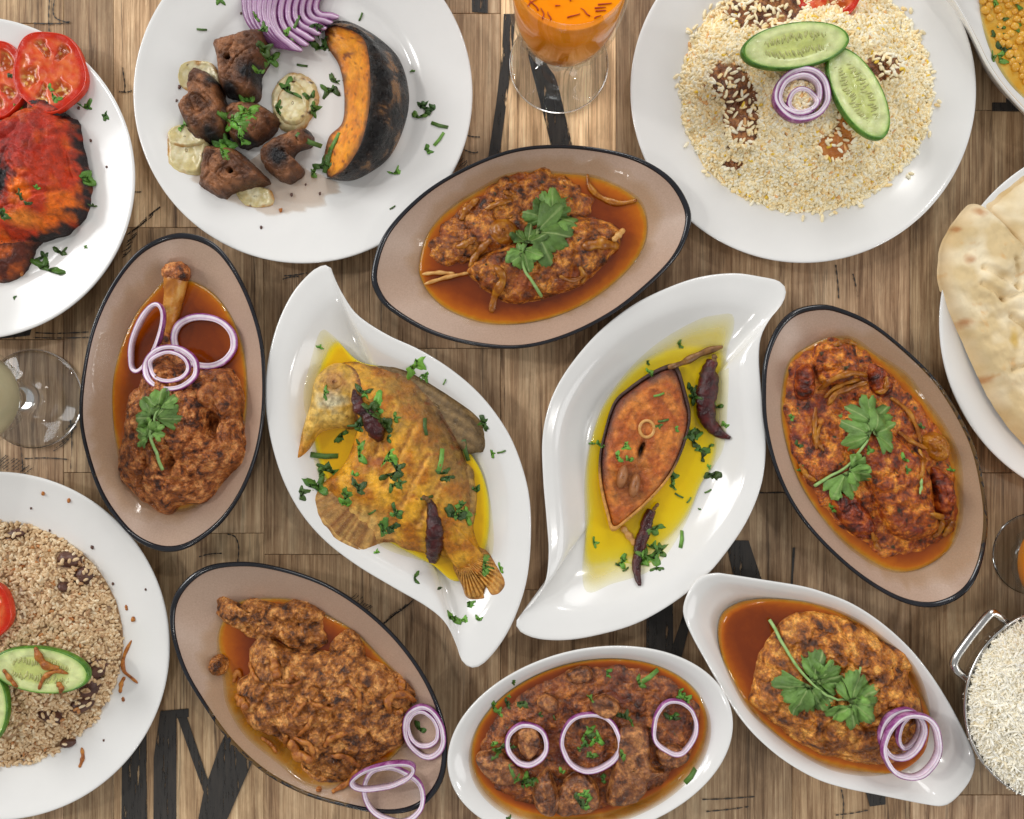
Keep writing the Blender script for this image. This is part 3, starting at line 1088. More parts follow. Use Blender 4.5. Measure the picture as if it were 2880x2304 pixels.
def tomato(px, py, rx, ry, rot, surf, label, h=.007, seed=1, tilt=(0, 0), lift=0.0):
    x, y, z = surf.at(px, py)
    n, m = 120, 34
    t = np.linspace(0, 2 * math.pi, n, endpoint=False)
    k = (D - z - .004) / (D * S)
    A_, B_ = rx * k, ry * k
    c, s = math.cos(-math.radians(rot)), math.sin(-math.radians(rot))
    tx, ty = math.radians(tilt[0]), math.radians(tilt[1])
    wob = 1 + .03 * np.sin(5 * t + seed) + .02 * np.sin(3 * t + 2 * seed)

    def pos(f, zz):
        u, v = f * A_ * np.cos(t) * wob, f * B_ * np.sin(t) * wob
        X, Y = u * c - v * s, u * s + v * c
        return np.stack([x + X, y + Y, zz + X * math.tan(ty) + Y * math.tan(tx)], 1)
    g = np.concatenate([surf.zs(q[:, 0], q[:, 1]) - q[:, 2] for q in (pos(.95, 0), pos(.5, 0))])
    b = np.percentile(g, 60) + lift
    x, y = (float(v) for v in W(px, py, b + h))
    k = (D - b - h) / (D * S)
    A_, B_ = rx * k, ry * k
    rings = [pos(.001, b), pos(.97, b)]
    cols = [np.tile(alin((200, 60, 40)), (n, 1))] * 2
    loc = 5
    for f in np.linspace(.965, .001, m):
        q = pos(f, b + h)
        ang = t + .25 * np.sin(2 * t + seed) + .5 * fbm(np.cos(t) * f, np.sin(t) * f, .6, seed, 2)
        lob = np.cos(loc * ang + seed) * .5 + .5                       # 1 in the seed chambers
        ch = np.clip((lob - .42) * 4, 0, 1) * np.clip((f - .30) / .1, 0, 1) * np.clip((.80 - f) / .08, 0, 1)
        nn = fbm(q[:, 0], q[:, 1], .006, seed + 2, 3)
        q[:, 2] -= ch * .0022 * (1 + nn) - .0003 * nn
        wall = np.clip((f - .74) / .12, 0, 1)
        core = alin((222, 112, 58))[None] * np.ones((n, 1))
        flesh = alin((200, 46, 4))[None]
        jel = alin((170, 70, 4))[None]
        rd = alin((190, 32, 2))[None]
        mixn = np.clip(.5 + nn * 1.2, 0, 1)[:, None]
        cc = core * (1 - mixn) + flesh * mixn
        cc = cc * (1 - wall) + (rd * .75 + flesh * .25) * wall
        sp = np.clip((fbm(q[:, 0], q[:, 1], .0035, seed + 9, 1) - .15) * 6, 0, 1)[:, None]
        jel2 = jel * (1 - sp) + alin((214, 160, 80))[None] * sp
        cc = cc * (1 - ch[:, None]) + jel2 * ch[:, None]
        rings.append(q)
        cols.append(cc)
    V, F = loft(rings)
    th = thing('tomato_slice', (x, y, z), label, 'tomato', 'tomato slices')
    fl = build('flesh', V, [f[::-1] for f in F], M['colgloss'], th, cols=np.concatenate(cols))
    V, F = loft([pos(.97, b - .0002), pos(1.0, b + h * .3), pos(1.0, b + h * .75), pos(.985, b + h), pos(.958, b + h * 1.02), pos(.955, b + h * .9)])
    build('skin', V, F, M['tomskin'], th)
    surf.add(fl)
    return th


def grain_geo(sides=5, rings=3):
    V = [(0, 1, 0)]
    for j in range(1, rings + 1):
        f = math.pi * j / (rings + 1)
        for i in range(sides):
            a = 2 * math.pi * i / sides
            V.append((math.sin(f) ** .8 * math.cos(a), math.cos(f), math.sin(f) ** .8 * math.sin(a)))
    V.append((0, -1, 0))
    F = [(0, 1 + (i + 1) % sides, 1 + i) for i in range(sides)]
    F += ring_faces(sides, rings, 1)
    L_ = len(V) - 1
    st = 1 + (rings - 1) * sides
    F += [(L_, st + i, st + (i + 1) % sides) for i in range(sides)]
    return np.array(V), F


def grains(name, pts, N, surf, length, rad, palette, label, pitch=.35, sink=.35, bend=0.0, mask=None, seed=1, jit=.0012, bounds=None):
    """loose cooked rice over a heap, every grain a small solid"""
    r = np.random.default_rng(seed)
    o = spline(pts, 160)
    c = o.mean(0)
    gv, gf = grain_geo(5, 5 if bend else 3)
    gf = np.array([list(f) + [f[-1]] * (4 - len(f)) for f in gf])
    VV, CC = [], []
    FF = []
    cnt = 0
    pal = alin(np.array([q[1] for q in palette]))
    pw = np.array([q[0] for q in palette], float)
    pw /= pw.sum()
    while cnt < N:
        a = r.integers(0, 160)
        f = math.sqrt(r.random()) * 1.01
        p = c + f * (o[a] - c) + r.normal(size=2) * 3
        if bounds and not (bounds[0] < p[0] < bounds[2] and bounds[1] < p[1] < bounds[3]):
            N -= 1
            continue
        if mask is not None and mask(p[0], p[1]) > r.random():
            N -= 1
            continue
        x, y, z = surf.at(p[0], p[1])
        L_ = length * r.uniform(.75, 1.15)
        q = gv * np.array([rad, L_ / 2, rad]) * np.array([r.uniform(.85, 1.15), 1, r.uniform(.85, 1.1)])
        if bend:
            q[:, 0] += bend * L_ * r.uniform(-1, 1) * ((gv[:, 1]) ** 2 - .4)
        yaw = r.uniform(0, 2 * math.pi)
        pt = r.normal() * pitch
        ct, st = math.cos(pt), math.sin(pt)
        q = np.stack([q[:, 0], q[:, 1] * ct - q[:, 2] * st, q[:, 1] * st + q[:, 2] * ct], 1)
        cy_, sy_ = math.cos(yaw), math.sin(yaw)
        q = np.stack([q[:, 0] * cy_ - q[:, 1] * sy_, q[:, 0] * sy_ + q[:, 1] * cy_, q[:, 2]], 1)
        q += np.array([x, y, z + rad * (1 - sink) + abs(r.normal()) * jit])
        VV.append(q)
        FF.append(gf + cnt * len(gv))
        k = r.choice(len(pal), p=pw)
        CC.append(np.tile(pal[k] * r.uniform(.9, 1.06), (len(gv), 1)))
        cnt += 1
    V = np.concatenate(VV)
    Fq = np.concatenate(FF)
    F = [tuple(f) if f[3] != f[2] else tuple(f[:3]) for f in Fq.tolist()]
    ob = build(name, V, F, M['rice'], cols=np.concatenate(CC))
    put(ob, label, 'rice', None, 'stuff')
    return ob


def mixcol(a, b, f):
    f = np.clip(f, 0, 1)[:, None]
    return alin(a)[None] * (1 - f) + (alin(b)[None] if not isinstance(b, np.ndarray) else b) * f


# ------------------------------------------------------------------ the table
def box(x0, x1, y0, y1, z0, z1, bev=.0006):
    V = [(x0, y0, z0), (x1, y0, z0), (x1, y1, z0), (x0, y1, z0), (x0, y0, z1 - bev), (x1, y0, z1 - bev), (x1, y1, z1 - bev), (x0, y1, z1 - bev),
         (x0 + bev, y0 + bev, z1), (x1 - bev, y0 + bev, z1), (x1 - bev, y1 - bev, z1), (x0 + bev, y1 - bev, z1)]
    F = [(3, 2, 1, 0), (0, 1, 5, 4), (1, 2, 6, 5), (2, 3, 7, 6), (3, 0, 4, 7), (4, 5, 9, 8), (5, 6, 10, 9), (6, 7, 11, 10), (7, 4, 8, 11), (8, 9, 10, 11)]
    return V, F


V, F = box(-.62, .62, -.52, .52, -.03, -.012)
table = build('table', V, F, M['under'], smooth=False, origin=(0, 0, 0))
put(table, 'weathered brown plank table with worn black stencil paint', 'table', None, 'structure')
PLANKS = [  # left, right, joints down the board, tones
    (-680, -215, (300, 1500), (.9, .8, .9)), (-215, 178, (66, 955, 1760), (1.1, .95, .85, .95)), (178, 319, (1330,), (.7, .8)),
    (319, 742, (640, 1500), (1.4, 1.0, 1.05)), (742, 1040, (560, 1560), (.95, .86, .95)), (1040, 1408, (38, 980), (.85, 1.02, .9)),
    (1408, 1733, (760, 1660), (1.75, 1.05, .92)), (1733, 2228, (620, 1386), (.74, .95, .78)), (2228, 2560, (1020, 1905), (.95, .9, .95)),
    (2560, 2880, (310, 1330, 2236), (.78, .9, .92, .95)), (2880, 3200, (700, 1500), (.84, .84, .9)), (3200, 3600, (1000,), (.9, .9))]
for x0, x1, js, tones in PLANKS:
    ys = [-700] + list(js) + [3000]
    for i in range(len(ys) - 1):
        a, b = W(x0 + .5, ys[i + 1] - .6)
        c, d = W(x1 - .5, ys[i] + .6)
        V, F = box(float(a), float(c), float(b), float(d), -.012, rng.uniform(-.0003, 0), .0004)
        o = build('plank', V, F, M['wood'], table, smooth=False)
        tn = tones[i]
        o.color = (tn * rng.uniform(.98, 1.03), tn, tn * rng.uniform(.95, 1.02), 1)


def painted(pts, smooth=False, z=.0005):
    p = spline(pts, 40) if smooth else np.array(pts, float)
    x, y = W(p[:, 0], p[:, 1])
    V = np.stack([x, y, np.full(len(p), z)], 1)
    n = len(V)
    B = V.copy(); B[:, 2] -= .0004
    F = [tuple(range(n)), tuple(range(n, 2 * n))[::-1]] + [(i, (i + 1) % n, (i + 1) % n + n, i + n)[::-1] for i in range(n)]
    return build('painted_letter', np.concatenate([V, B]), F, M['paint'], table, smooth=False)


painted([(344, 2120), (412, 2050), (414, 2330), (342, 2330)])
painted([(433, 2130), (452, 2000), (531, 1993), (531, 2016), (497, 2020), (496, 2330), (432, 2330)])
painted([(500, 2018), (526, 2017), (585, 2194), (617, 2101), (640, 2050), (720, 2120), (628, 2330), (553, 2330), (573, 2227)])
painted([(1819, 1690), (1892, 1680), (1893, 1812), (1921, 1730), (1950, 1720), (1914, 1858), (1817, 1850)])
painted([(2040, 1520), (2105, 1520), (2152, 1660), (2072, 1660)])
painted([(2790, 289), (2829, 289), (2830, 220), (2960, 220), (2960, 315), (2790, 313)])
painted([(1417, 40), (1450, 40), (1438, 190), (1403, 450), (1372, 450), (1396, 290), (1412, 150)])
painted([(1478, 120), (1540, 120), (1612, 420), (1552, 420), (1520, 290)])
painted([(1326, -40), (1372, -40), (1372, 38), (1328, 34)])
painted([(-40, 930), (92, 915), (84, 944), (-40, 958)])
painted([(2210, 1890), (2213, 1885), (2236, 1540), (2229, 1540)])
painted([(2430, 2210), (2490, 2232), (2490, 2262), (2446, 2268)])


def scribble(paths, w=2.2):
    """hand-drawn pencil marks printed on the boards"""
    for pth in paths:
        sp = spline(pth, max(10, len(pth) * 6), False)
        d = np.gradient(sp, axis=0)
        d /= np.linalg.norm(d, axis=1)[:, None] + 1e-9
        nn = np.stack([-d[:, 1], d[:, 0]], 1)
        ww = w * (1 + .5 * np.sin(np.arange(len(sp)) * 1.7))[:, None] * .5
        L1, R1 = sp + nn * ww, sp - nn * ww
        P = np.concatenate([L1, R1])
        x, y = W(P[:, 0], P[:, 1])
        V = np.stack([x, y, np.full(len(P), .00055)], 1)
        n = len(sp)
        F = [(i, i + 1, i + 1 + n, i + n) for i in range(n - 1)]
        build('pencil_mark', V, F, M['paint'], table, smooth=False)


scribble([[(95, 66), (150, 68), (196, 64)], [(155, 0), (150, 30), (158, 52), (185, 62), (198, 62)], [(140, 0), (138, 40), (139, 90)],
          [(100, 936), (160, 938), (250, 934)], [(95, 950), (170, 951), (250, 949)], [(60, 1260), (64, 1300), (66, 1340)],
          [(70, 1290), (130, 1288), (190, 1292)], [(200, 1180), (203, 1250), (199, 1320)], [(345, 190), (352, 240), (349, 262)],
          [(335, 258), (355, 260), (372, 256)], [(376, 540), (388, 541), (398, 540)], [(1975, 2248), (2040, 2246), (2122, 2240)],
          [(1985, 2282), (2050, 2276), (2105, 2268)], [(2366, 2220), (2372, 2260), (2370, 2304)], [(2350, 2292), (2400, 2286), (2440, 2278)],
          [(640, 1502), (662, 1510), (672, 1540), (668, 1590)], [(560, 1566), (590, 1558), (625, 1556)], [(800, 776), (830, 774), (865, 768)],
          [(795, 786), (815, 780), (840, 778)], [(2040, 1383), (2130, 1386), (2230, 1384)], [(1310, 380), (1330, 385), (1350, 386)],
          [(1300, 420), (1330, 430), (1345, 428)], [(2350, 745), (2356, 800), (2358, 840)], [(2398, 770), (2408, 810), (2412, 835)]], 3.0)
r_ = random.Random(4)
hat = []
for cx_, cy_, n_, dx_, dy_, ln in ((410, 620, 16, 5, -4.5, 26), (365, 690, 12, 3, -6, 22), (1120, 1720, 12, 6, -5, 40), (190, 1225, 8, -6, 10, 40),
                                   (40, 1310, 12, 8, 3, 34), (1020, 1700, 8, 6, 6, 24), (1300, 460, 8, 5, 3, 20)):
    for i in range(n_):
        x0, y0 = cx_ + dx_ * (i - n_ / 2) + r_.uniform(-3, 3), cy_ + dy_ * (i - n_ / 2) + r_.uniform(-3, 3)
        a = r_.uniform(.3, 1.0)
        hat.append([(x0 - ln * a * .6, y0 + ln * a * .4), (x0, y0 + r_.uniform(-3, 3)), (x0 + ln * a * .6, y0 - ln * a * .5)])
scribble(hat, 2.0)

# ------------------------------------------------------------------ plate with roast chicken
plA = plate(-55 * 1.3358, 375 * 1.3358, 340 * 1.3358, 'white round plate under the red tandoori chicken')
sA = Surf(plA)
tomato(-22, 222, 100, 108, 0, sA, 'tomato slice half tucked under its neighbour beside tandoori chicken', seed=2.2)
tomato(137, 200, 104, 116, -12, sA, 'broad tomato slice lying free at the rim beside tandoori chicken', seed=4.1, lift=.001)


def chick_col(px, py, R, X, Y):
    n1 = fbm(X, Y, .022, 2.1, 3)
    n2 = fbm(X, Y, .007, 5.2, 3)
    c = mc((190, 54, 14), (238, 112, 14), (n1 - .05) * 3 + .35)
    c = mc(c, (164, 36, 20), np.clip(1 - np.hypot(px - 80, py - 400) / 150, 0, 1) * 1.6 + n2 * .5 - .2)
    c = mc(c, (236, 132, 40), np.clip(1 - np.hypot(px - 95, (py - 625) * 2) / 60, 0, 1) * 1.5)
    blk = np.clip((R - .88) * 9 + n2 * 1.5 + n1 * .8, 0, 1) * np.clip((px - 90) / 60 + np.clip((330 - py) / 30, 0, 1) + np.clip((py - 630) / 40, 0, 1), 0, 1)
    c = mc(c, (36, 22, 22), blk)
    c = mc(c, (32, 28, 30), np.clip(1.7 - np.hypot((px - 8) / 78, (py - 515) / 86) * 1.5 + n2 * 1.2, 0, 1))
    return c


ch2 = blob('chicken_piece', [(120, 660), (98, 700), (87, 731), (64, 771), (27, 791), (0, 796), (-80, 780), (-110, 690), (0, 640)], .013, sA, M['col'],
           'charred smaller chicken piece below the red tandoori chicken', 'chicken', colfn=lambda px, py, R, X, Y: mc(mc((92, 36, 18), (196, 92, 26), fbm(X, Y, .012, 3, 3) * 3 + .3), (26, 16, 14), (R - .84) * 6), jag=.06)
sA.add(ch2)
ch1 = blob('chicken_piece', [(0, 334), (50, 307), (111, 290), (155, 297), (188, 324), (219, 337), (222, 374), (234, 448), (249, 509), (244, 579), (219, 623), (182, 650), (135, 667),
           (94, 680), (0, 690), (-120, 680), (-200, 560), (-180, 400), (-90, 340)], .036, sA, M['col'], 'large red tandoori chicken quarter with black charred edges', 'chicken', p=2.8, q=.55,
           n=220, m=90, nz=((.03, .004, 'n'), (.034, .0050, 'c'), (.009, .0018, 'n'), (.003, .0008, 'n')), jag=.05, colfn=chick_col,
           shape=lambda px, py, R: -.014 * np.exp(-((px + 5) / 60) ** 2 - ((py - 510) / 75) ** 2) + .004 * np.exp(-((px - 120) / 60) ** 2 - ((py - 480) / 110) ** 2) - .004 * np.exp(-((px - 150) / 12) ** 2 - ((py - 420) / 90) ** 2))
sA.add(ch1)
g = 'chopped coriander on the chicken plate'
for a in [(246, 292, 44, 20), (300, 338, 46, 160), (262, 503, 52, 60), (262, 575, 20, 10), (143, 735, 80, 15), (118, 715, 34, -20), (178, 700, 46, 30), (244, 693, 18, 70), (44, 836, 18, 60)]:
    bit(*a, sA, 'green coriander leaf fallen on white plate of tandoori chicken', g)
for a in [(12, 585, 62, 30), (20, 610, 40, 120), (55, 540, 26, 10), (105, 522, 24, 20), (62, 553, 20, 80), (78, 568, 22, 0), (165, 276, 42, 75), (146, 246, 24, 60), (30, 208, 26, 10), (45, 294, 24, 0)]:
    bit(*a, sA, 'chopped coriander lying on the tomato slices beside tandoori chicken' if a[1] < 296 else 'chopped coriander lying on the red tandoori chicken', g)

# ------------------------------------------------------------------ plate with liver and squash
plB = plate(638 * 1.3358, 198 * 1.3358, 357 * 1.3358, 'white round plate under the grilled liver and squash')
sB = Surf(plB)
film = liquid('oil_smear', [(640, 470), (760, 420), (860, 470), (960, 520), (900, 580), (800, 610), (700, 590), (560, 520), (500, 430), (560, 330)], sB, M['film'],
              'thin brownish oil smear on the liver plate', 'oil', dmax=.0006, wob=.2)
sB.add(film)


def pale_col(px, py, R, X, Y):
    n = fbm(X, Y, .010, 3.3, 3)
    c = mc((206, 190, 136), (234, 224, 186), n * 2.4 + .5)
    lines = np.sin((px * .86 + py * .5) / 3.2 + n * 5)
    c = mc(c, (196, 172, 112), np.clip(lines, 0, 1) * .35)
    c = mc(c, (186, 128, 48), np.clip((R - .80) * 4 + n * 2.6 - .2, 0, 1) * .9)
    return mc(c, (70, 40, 20), np.clip((fbm(X, Y, .007, 9.3, 2) - .32) * 6, 0, 1) * np.clip((R - .5) * 3, 0, 1))


for i, (pts, lb) in enumerate([
        ([(515, 190), (583, 172), (620, 213), (615, 262), (520, 255)], 'pale onion petal tucked behind two grilled liver pieces'),
        ([(478, 362), (527, 362), (583, 399), (578, 445), (559, 492), (499, 482), (474, 445)], 'large soft onion petal beside the liver near plate rim'),
        ([(470, 372), (500, 350), (540, 360), (575, 398), (520, 412), (478, 402)], 'smaller onion layer folded on the large soft onion petal'),
        ([(768, 250), (815, 204), (870, 218), (898, 274), (875, 334), (842, 371), (787, 362), (764, 297)], 'broad translucent onion petal between liver and squash'),
        ([(785, 262), (822, 225), (862, 262), (868, 315), (840, 350), (800, 345), (780, 305)], 'inner onion layer lying on the broad translucent petal'),
        ([(666, 540), (712, 524), (759, 533), (768, 570), (745, 584), (694, 580)], 'small pale onion piece below the liver with skewer hole')]):
    o = blob('onion_petal', pts, .0030 + .0015 * (i % 2), sB, M['colgloss'], lb, 'onion', 'soft onion petals', p=7, q=.6, n=80, m=30, nz=((.012, .0014, 'n'), (.004, .0004, 'n')), jag=.06, colfn=pale_col,
             shape=lambda px, py, R: -.0010 * np.exp(-(R / .6) ** 4) + .0008 * np.exp(-((R - .85) / .08) ** 2))
    sB.add(o)


def liver_col(seed, burn):
    def f(px, py, R, X, Y):
        n = fbm(X, Y, .012, seed, 3)
        c = mc((92, 56, 34), (152, 100, 64), n * 2.6 + .5)
        c = mc(c, (48, 28, 20), np.clip((R - .80) * 4 + n * 1.4, 0, 1) * .85)
        for bx, by, br in burn:
            c = mc(c, (26, 24, 26), np.clip(1.7 - np.hypot(px - bx, py - by) / br * 1.5 + n * 1.4, 0, 1))
        return c
    return f


LIV = [([(606, 125), (660, 103), (712, 86), (745, 93), (754, 162), (731, 209), (722, 278), (657, 274), (624, 250), (610, 162)], .026, [(712, 215, 40), (655, 270, 34)], 'square grilled liver cube with skewer hole and burnt corner beside red onion', (656, 181)),
       ([(546, 197), (578, 199), (620, 241), (629, 278), (648, 325), (634, 390), (592, 403), (546, 385), (513, 325), (513, 297), (536, 274), (532, 241)], .026, [(610, 240, 20), (605, 395, 36)], 'knobbly grilled liver piece beside the large soft onion petal', None),
       ([(648, 297), (722, 292), (763, 315), (784, 339), (754, 385), (694, 415), (657, 399), (638, 352)], .022, [(690, 405, 26)], 'rounded grilled liver piece with coriander on it', None),
       ([(578, 417), (620, 415), (666, 422), (712, 462), (754, 505), (740, 519), (657, 543), (629, 561), (569, 529), (564, 501)], .022, [], 'wedge of grilled liver with skewer hole above small onion piece', (661, 492)),
       ([(731, 427), (768, 394), (852, 362), (877, 380), (875, 408), (838, 422), (824, 445), (852, 473), (847, 496), (805, 515), (759, 487), (740, 464)], .020, [(790, 450, 40), (870, 375, 16)], 'hooked grilled liver piece with black crust beside squash', None)]
for pts, H, burn, lb, hole in LIV:
    def dent(px, py, R, hole=hole):
        return np.zeros_like(px) if hole is None else -.012 * np.exp(-(np.hypot(px - hole[0], py - hole[1]) / 7) ** 4)
    o = blob('liver_piece', pts, H, sB, M['col'], None, 'liver', 'grilled liver pieces', p=5.5, q=.55, n=130, m=60, nz=((.018, .0045, 'n'), (.014, .0030, 'c'), (.005, .0014, 'n'), (.0022, .0006, 'n')), jag=.06,
             colfn=liver_col(rng.random() * 20, burn + ([(hole[0], hole[1], 6)] if hole else [])), shape=dent)
    put(o, lb, 'liver', 'grilled liver pieces')
    sB.add(o)

# squash wedge: flesh face leaning up to the ridge, rind falling away behind
A_ = spline([(912, 84), (924, 135), (954, 186), (968, 260), (963, 343), (926, 385), (912, 445), (920, 497)], 70, False)
B_ = spline([(950, 70), (990, 86), (1023, 111), (1037, 162), (1042, 255), (1032, 343), (1009, 417), (972, 473), (935, 500)], 70, False)
C_ = spline([(907, 72), (954, 58), (1000, 68), (1065, 107), (1121, 162), (1148, 241), (1148, 315), (1121, 399), (1084, 455), (1023, 496), (977, 510), (915, 502)], 70, False)
u = np.linspace(0, 1, 70)
hump = np.sin(np.pi * np.clip(u, .01, .99)) ** .5
xa, ya, _ = sB.at(1030, 280)
sq = thing('squash_wedge', (xa, ya, .006), 'crescent of grilled orange squash with black charred rind', 'squash')


def pw(P, z):
    z = np.broadcast_to(z, (len(P),))
    k = (D - z) / (D * S)
    return np.stack([(P[:, 0] - CX) * k, -(P[:, 1] - CY) * k, z], 1)


rings, cl = [], []
for v in np.linspace(0, 1, 18):
    P = A_ * (1 - v) + B_ * v
    q = pw(P, .009 + v * (.008 + .030 * hump) - .004 * math.sin(math.pi * v))
    nn = fbm(q[:, 0], q[:, 1], .008, 4.4, 3)
    q[:, 2] += .0016 * nn
    rings.append(q)
    c = mc((214, 124, 20), (240, 156, 34), nn * 2 + .5)
    edge = np.clip(1.25 - min(v, 1 - v) * 7 + nn * 1.6, 0, 1) * .85 + np.clip(1 - np.minimum(u, 1 - u) * 12, 0, 1)
    c = mc(c, (70, 32, 24), edge)
    c = mc(c, (120, 60, 24), np.clip((fbm(q[:, 0], q[:, 1], .004, 9, 2) - .25) * 6, 0, 1) * .9)
    cl.append(c)
rings = [pw(A_, .0066)] + rings
cl = [cl[0]] + cl
V = np.concatenate(rings)
fl = build('flesh', V, [f for f in ring_faces(70, len(rings), 0, False)], M['squash'], sq, cols=np.concatenate(cl))
rings = []
for v in np.linspace(0, 1, 22):
    P = B_ * (1 - v) + C_ * v
    z = .0066 + (.0104 + .030 * hump) * np.cos(v * math.pi / 2) ** .75 - .0000
    q = pw(P, z)
    rib = np.cos(v * 11) * .0012 * hump
    q[:, 2] += (.0030 * fbm(q[:, 0], q[:, 1], .016, 7.7, 3) + .0016 * fbm(q[:, 0], q[:, 1], .005, 2.7, 3, 'b')) * (v < .98) * min(1, v * 6) + rib * 1.6 * (0 < v < .98)
    rings.append(q)
V = np.concatenate(rings)
rd = build('rind', V, [f for f in ring_faces(70, 22, 0, False)], M['char'], sq)
sB.add(fl, rd)

# fan of sliced red onion
L0 = spline([(694, -60), (698, 30), (722, 78), (770, 112), (792, 132)], 30, False)
M0 = spline([(800, -60), (776, 30), (790, 86), (828, 122), (852, 141)], 30, False)
N0 = spline([(930, -60), (896, 8), (902, 34), (930, 38), (954, 46)], 30, False)
for i in range(13):
    v = i / 12
    P = (L0 * (1 - 2 * v) + M0 * 2 * v) if v < .5 else (M0 * (2 - 2 * v) + N0 * (2 * v - 1))
    base = .0085 + .004 * math.sin(math.pi * v)
    hh, wd = .007, 12.5
    d = np.gradient(P, axis=0); d /= np.linalg.norm(d, axis=1)[:, None]
    nn = np.stack([-d[:, 1], d[:, 0]], 1)
    taper = np.clip(np.linspace(6, .5, 30), 0, 1)[:, None]
    lo_o, lo_i = pw(P + nn * wd * .9 * taper, base), pw(P - nn * wd * .3 * taper, base)
    hi_o, hi_i = pw(P + nn * wd * 1.3 * taper, base + hh), pw(P - nn * wd * .1 * taper, base + hh * .8)
    mid_o = pw(P + nn * wd * .2, base + hh * 1.08)
    x, y = W(P[0, 0], P[0, 1], base)
    t = thing('onion_slice', (float(lo_o[15, 0]), float(lo_o[15, 1]), base), 'thin red onion slice in the fan at the liver plate', 'onion', 'fan of sliced red onion')
    V, F = loft([lo_o, hi_o, mid_o, hi_i, lo_i])
    V = np.stack([lo_o, hi_o, mid_o, hi_i, lo_i], 1).reshape(-1, 3)
    F = [(i_ * 5 + j, i_ * 5 + (j + 1) % 5, (i_ + 1) * 5 + (j + 1) % 5, (i_ + 1) * 5 + j) for i_ in range(29) for j in range(5)] + [(0, 4, 3, 2, 1), (145, 146, 147, 148, 149)]
    tint = rng.uniform(.9, 1.06)
    cq = np.tile(alin(np.array([(96, 40, 92), (120, 56, 116), (206, 180, 202), (168, 120, 164), (120, 66, 116)])) * tint, (30, 1))
    fo = build('flesh', V, F, M['colgloss'], t, cols=cq)
    e = pw(P - nn * wd * .3 * taper, base + .001)
    V = np.stack([pw(P - nn * wd * .34 * taper, base), pw(P - nn * wd * .16 * taper, base + hh * .86), pw(P - nn * wd * .02 * taper, base + hh * .95)], 1).reshape(-1, 3)
    F = [(i_ * 3 + j, i_ * 3 + (j + 1) % 3, (i_ + 1) * 3 + (j + 1) % 3, (i_ + 1) * 3 + j) for i_ in range(29) for j in range(3)]
    build('skin', V, F, M['onion_out'], t)
    sB.add(fo)

g = 'chopped coriander on the liver plate'
for a in [(626, 8, 40, 140), (568, 84, 26, 90, 's'), (1015, 48, 24, 25, 's'), (1200, 285, 62, 30), (1205, 300, 50, -40), (1180, 318, 44, 10), (1236, 353, 50, 112, 's'), (1210, 415, 40, 50),
          (1235, 392, 44, 40, 's'), (1114, 476, 46, 10), (1104, 584, 18, 60, 's'), (1160, 198, 14, 0), (920, 238, 70, -30), (945, 215, 54, 20), (935, 270, 60, 170), (896, 308, 46, 80), (505, 352, 40, -50),
          (880, 410, 70, 115, 's'), (892, 488, 40, 90), (915, 452, 60, 5)]:
    bit(*a[:4], sB, 'chopped coriander lying on the white liver plate', g, *a[4:])
for a in [(740, 70, 50, 0), (725, 45, 30, 60), (812, 90, 40, 40), (835, 62, 40, 20, 's'), (895, 90, 66, 170), (910, 118, 60, 10), (770, 155, 60, 60), (775, 182, 50, 140), (740, 212, 34, 0),
          (690, 270, 60, -20), (700, 295, 70, 10), (668, 320, 90, 30), (672, 360, 80, 160), (645, 400, 70, 10), (690, 380, 50, 60), (640, 425, 50, 70), (820, 238, 70, 30), (795, 300, 60, 60), (868, 260, 46, -20),
          (940, 400, 60, 30, 's'), (922, 450, 70, 20, 's'), (850, 185, 30, 100, 's')]:
    on = 'fan of sliced red onion' if a[1] < 125 else 'grilled squash wedge' if a[0] > 905 else 'broad translucent onion petal' if a[0] > 785 else 'grilled liver cube with burnt corner' if a[1] < 280 else 'liver pieces in a heap'
    bit(*a[:4], sB, 'chopped coriander lying on the ' + on, g, *a[4:])

# ------------------------------------------------------------------ plate with lamb rice
plC = plate(1691 * 1.3358, 190 * 1.3358, 364 * 1.3358, 'white round plate under the yellow lamb rice')
sC = Surf(plC)
RC = ellipse(2268, 258, 350, 334, 0, 40)
moundC = blob('rice_heap', RC, .044, sC, M['rice'], 'heap of pale yellow lamb rice under cucumber and onion rings', 'rice', p=1.8, q=.85, n=150, m=50,
              nz=((.035, .008, 'n'), (.012, .0044, 'n')), jag=.05, kind='stuff', colfn=lambda px, py, R, X, Y: mc((248, 226, 176), (255, 242, 204), fbm(X, Y, .02, 1, 2) * 2 + .5))
sC.add(moundC)
meatC = [([(2048, 30), (2078, -20), (2200, -40), (2262, 20), (2240, 62), (2150, 95), (2080, 80)], 'brown lamb chunk in rice beside the tomato slice'),
         ([(1994, 205), (2030, 176), (2085, 184), (2122, 240), (2138, 320), (2126, 402), (2064, 408), (2036, 345), (2040, 290), (2005, 245)], 'brown lamb chunk in rice beside the onion rings'),
         ([(2032, 452), (2070, 445), (2095, 460), (2070, 478), (2040, 474)], 'tiny brown lamb bit at the edge of yellow rice'),
         ([(2440, 165), (2500, 148), (2548, 190), (2520, 224), (2470, 230), (2420, 215)], 'brown lamb chunk in rice behind the cucumber slices'),
         ([(2352, 296), (2380, 325), (2402, 400), (2366, 452), (2305, 434), (2308, 392), (2344, 376)], 'orange brown potato piece in the yellow rice')]
for i, (pts, lb) in enumerate(meatC):
    o = blob('lamb_chunk' if i < 4 else 'potato_piece', pts, .0065, sC, M['beef'] if i < 4 else M['potato'], lb, 'lamb' if i < 4 else 'potato', None, p=3, q=.6, n=70, m=24,
             nz=((.012, .0034, 'n'), (.012, .0030, 'c'), (.004, .0012, 'n')), jag=.22, settle=50)
    sC.add(o)
PAL_C = [(50, (255, 239, 196)), (30, (255, 247, 220)), (16, (254, 226, 166)), (2, (246, 206, 70)), (2, (236, 182, 118))]


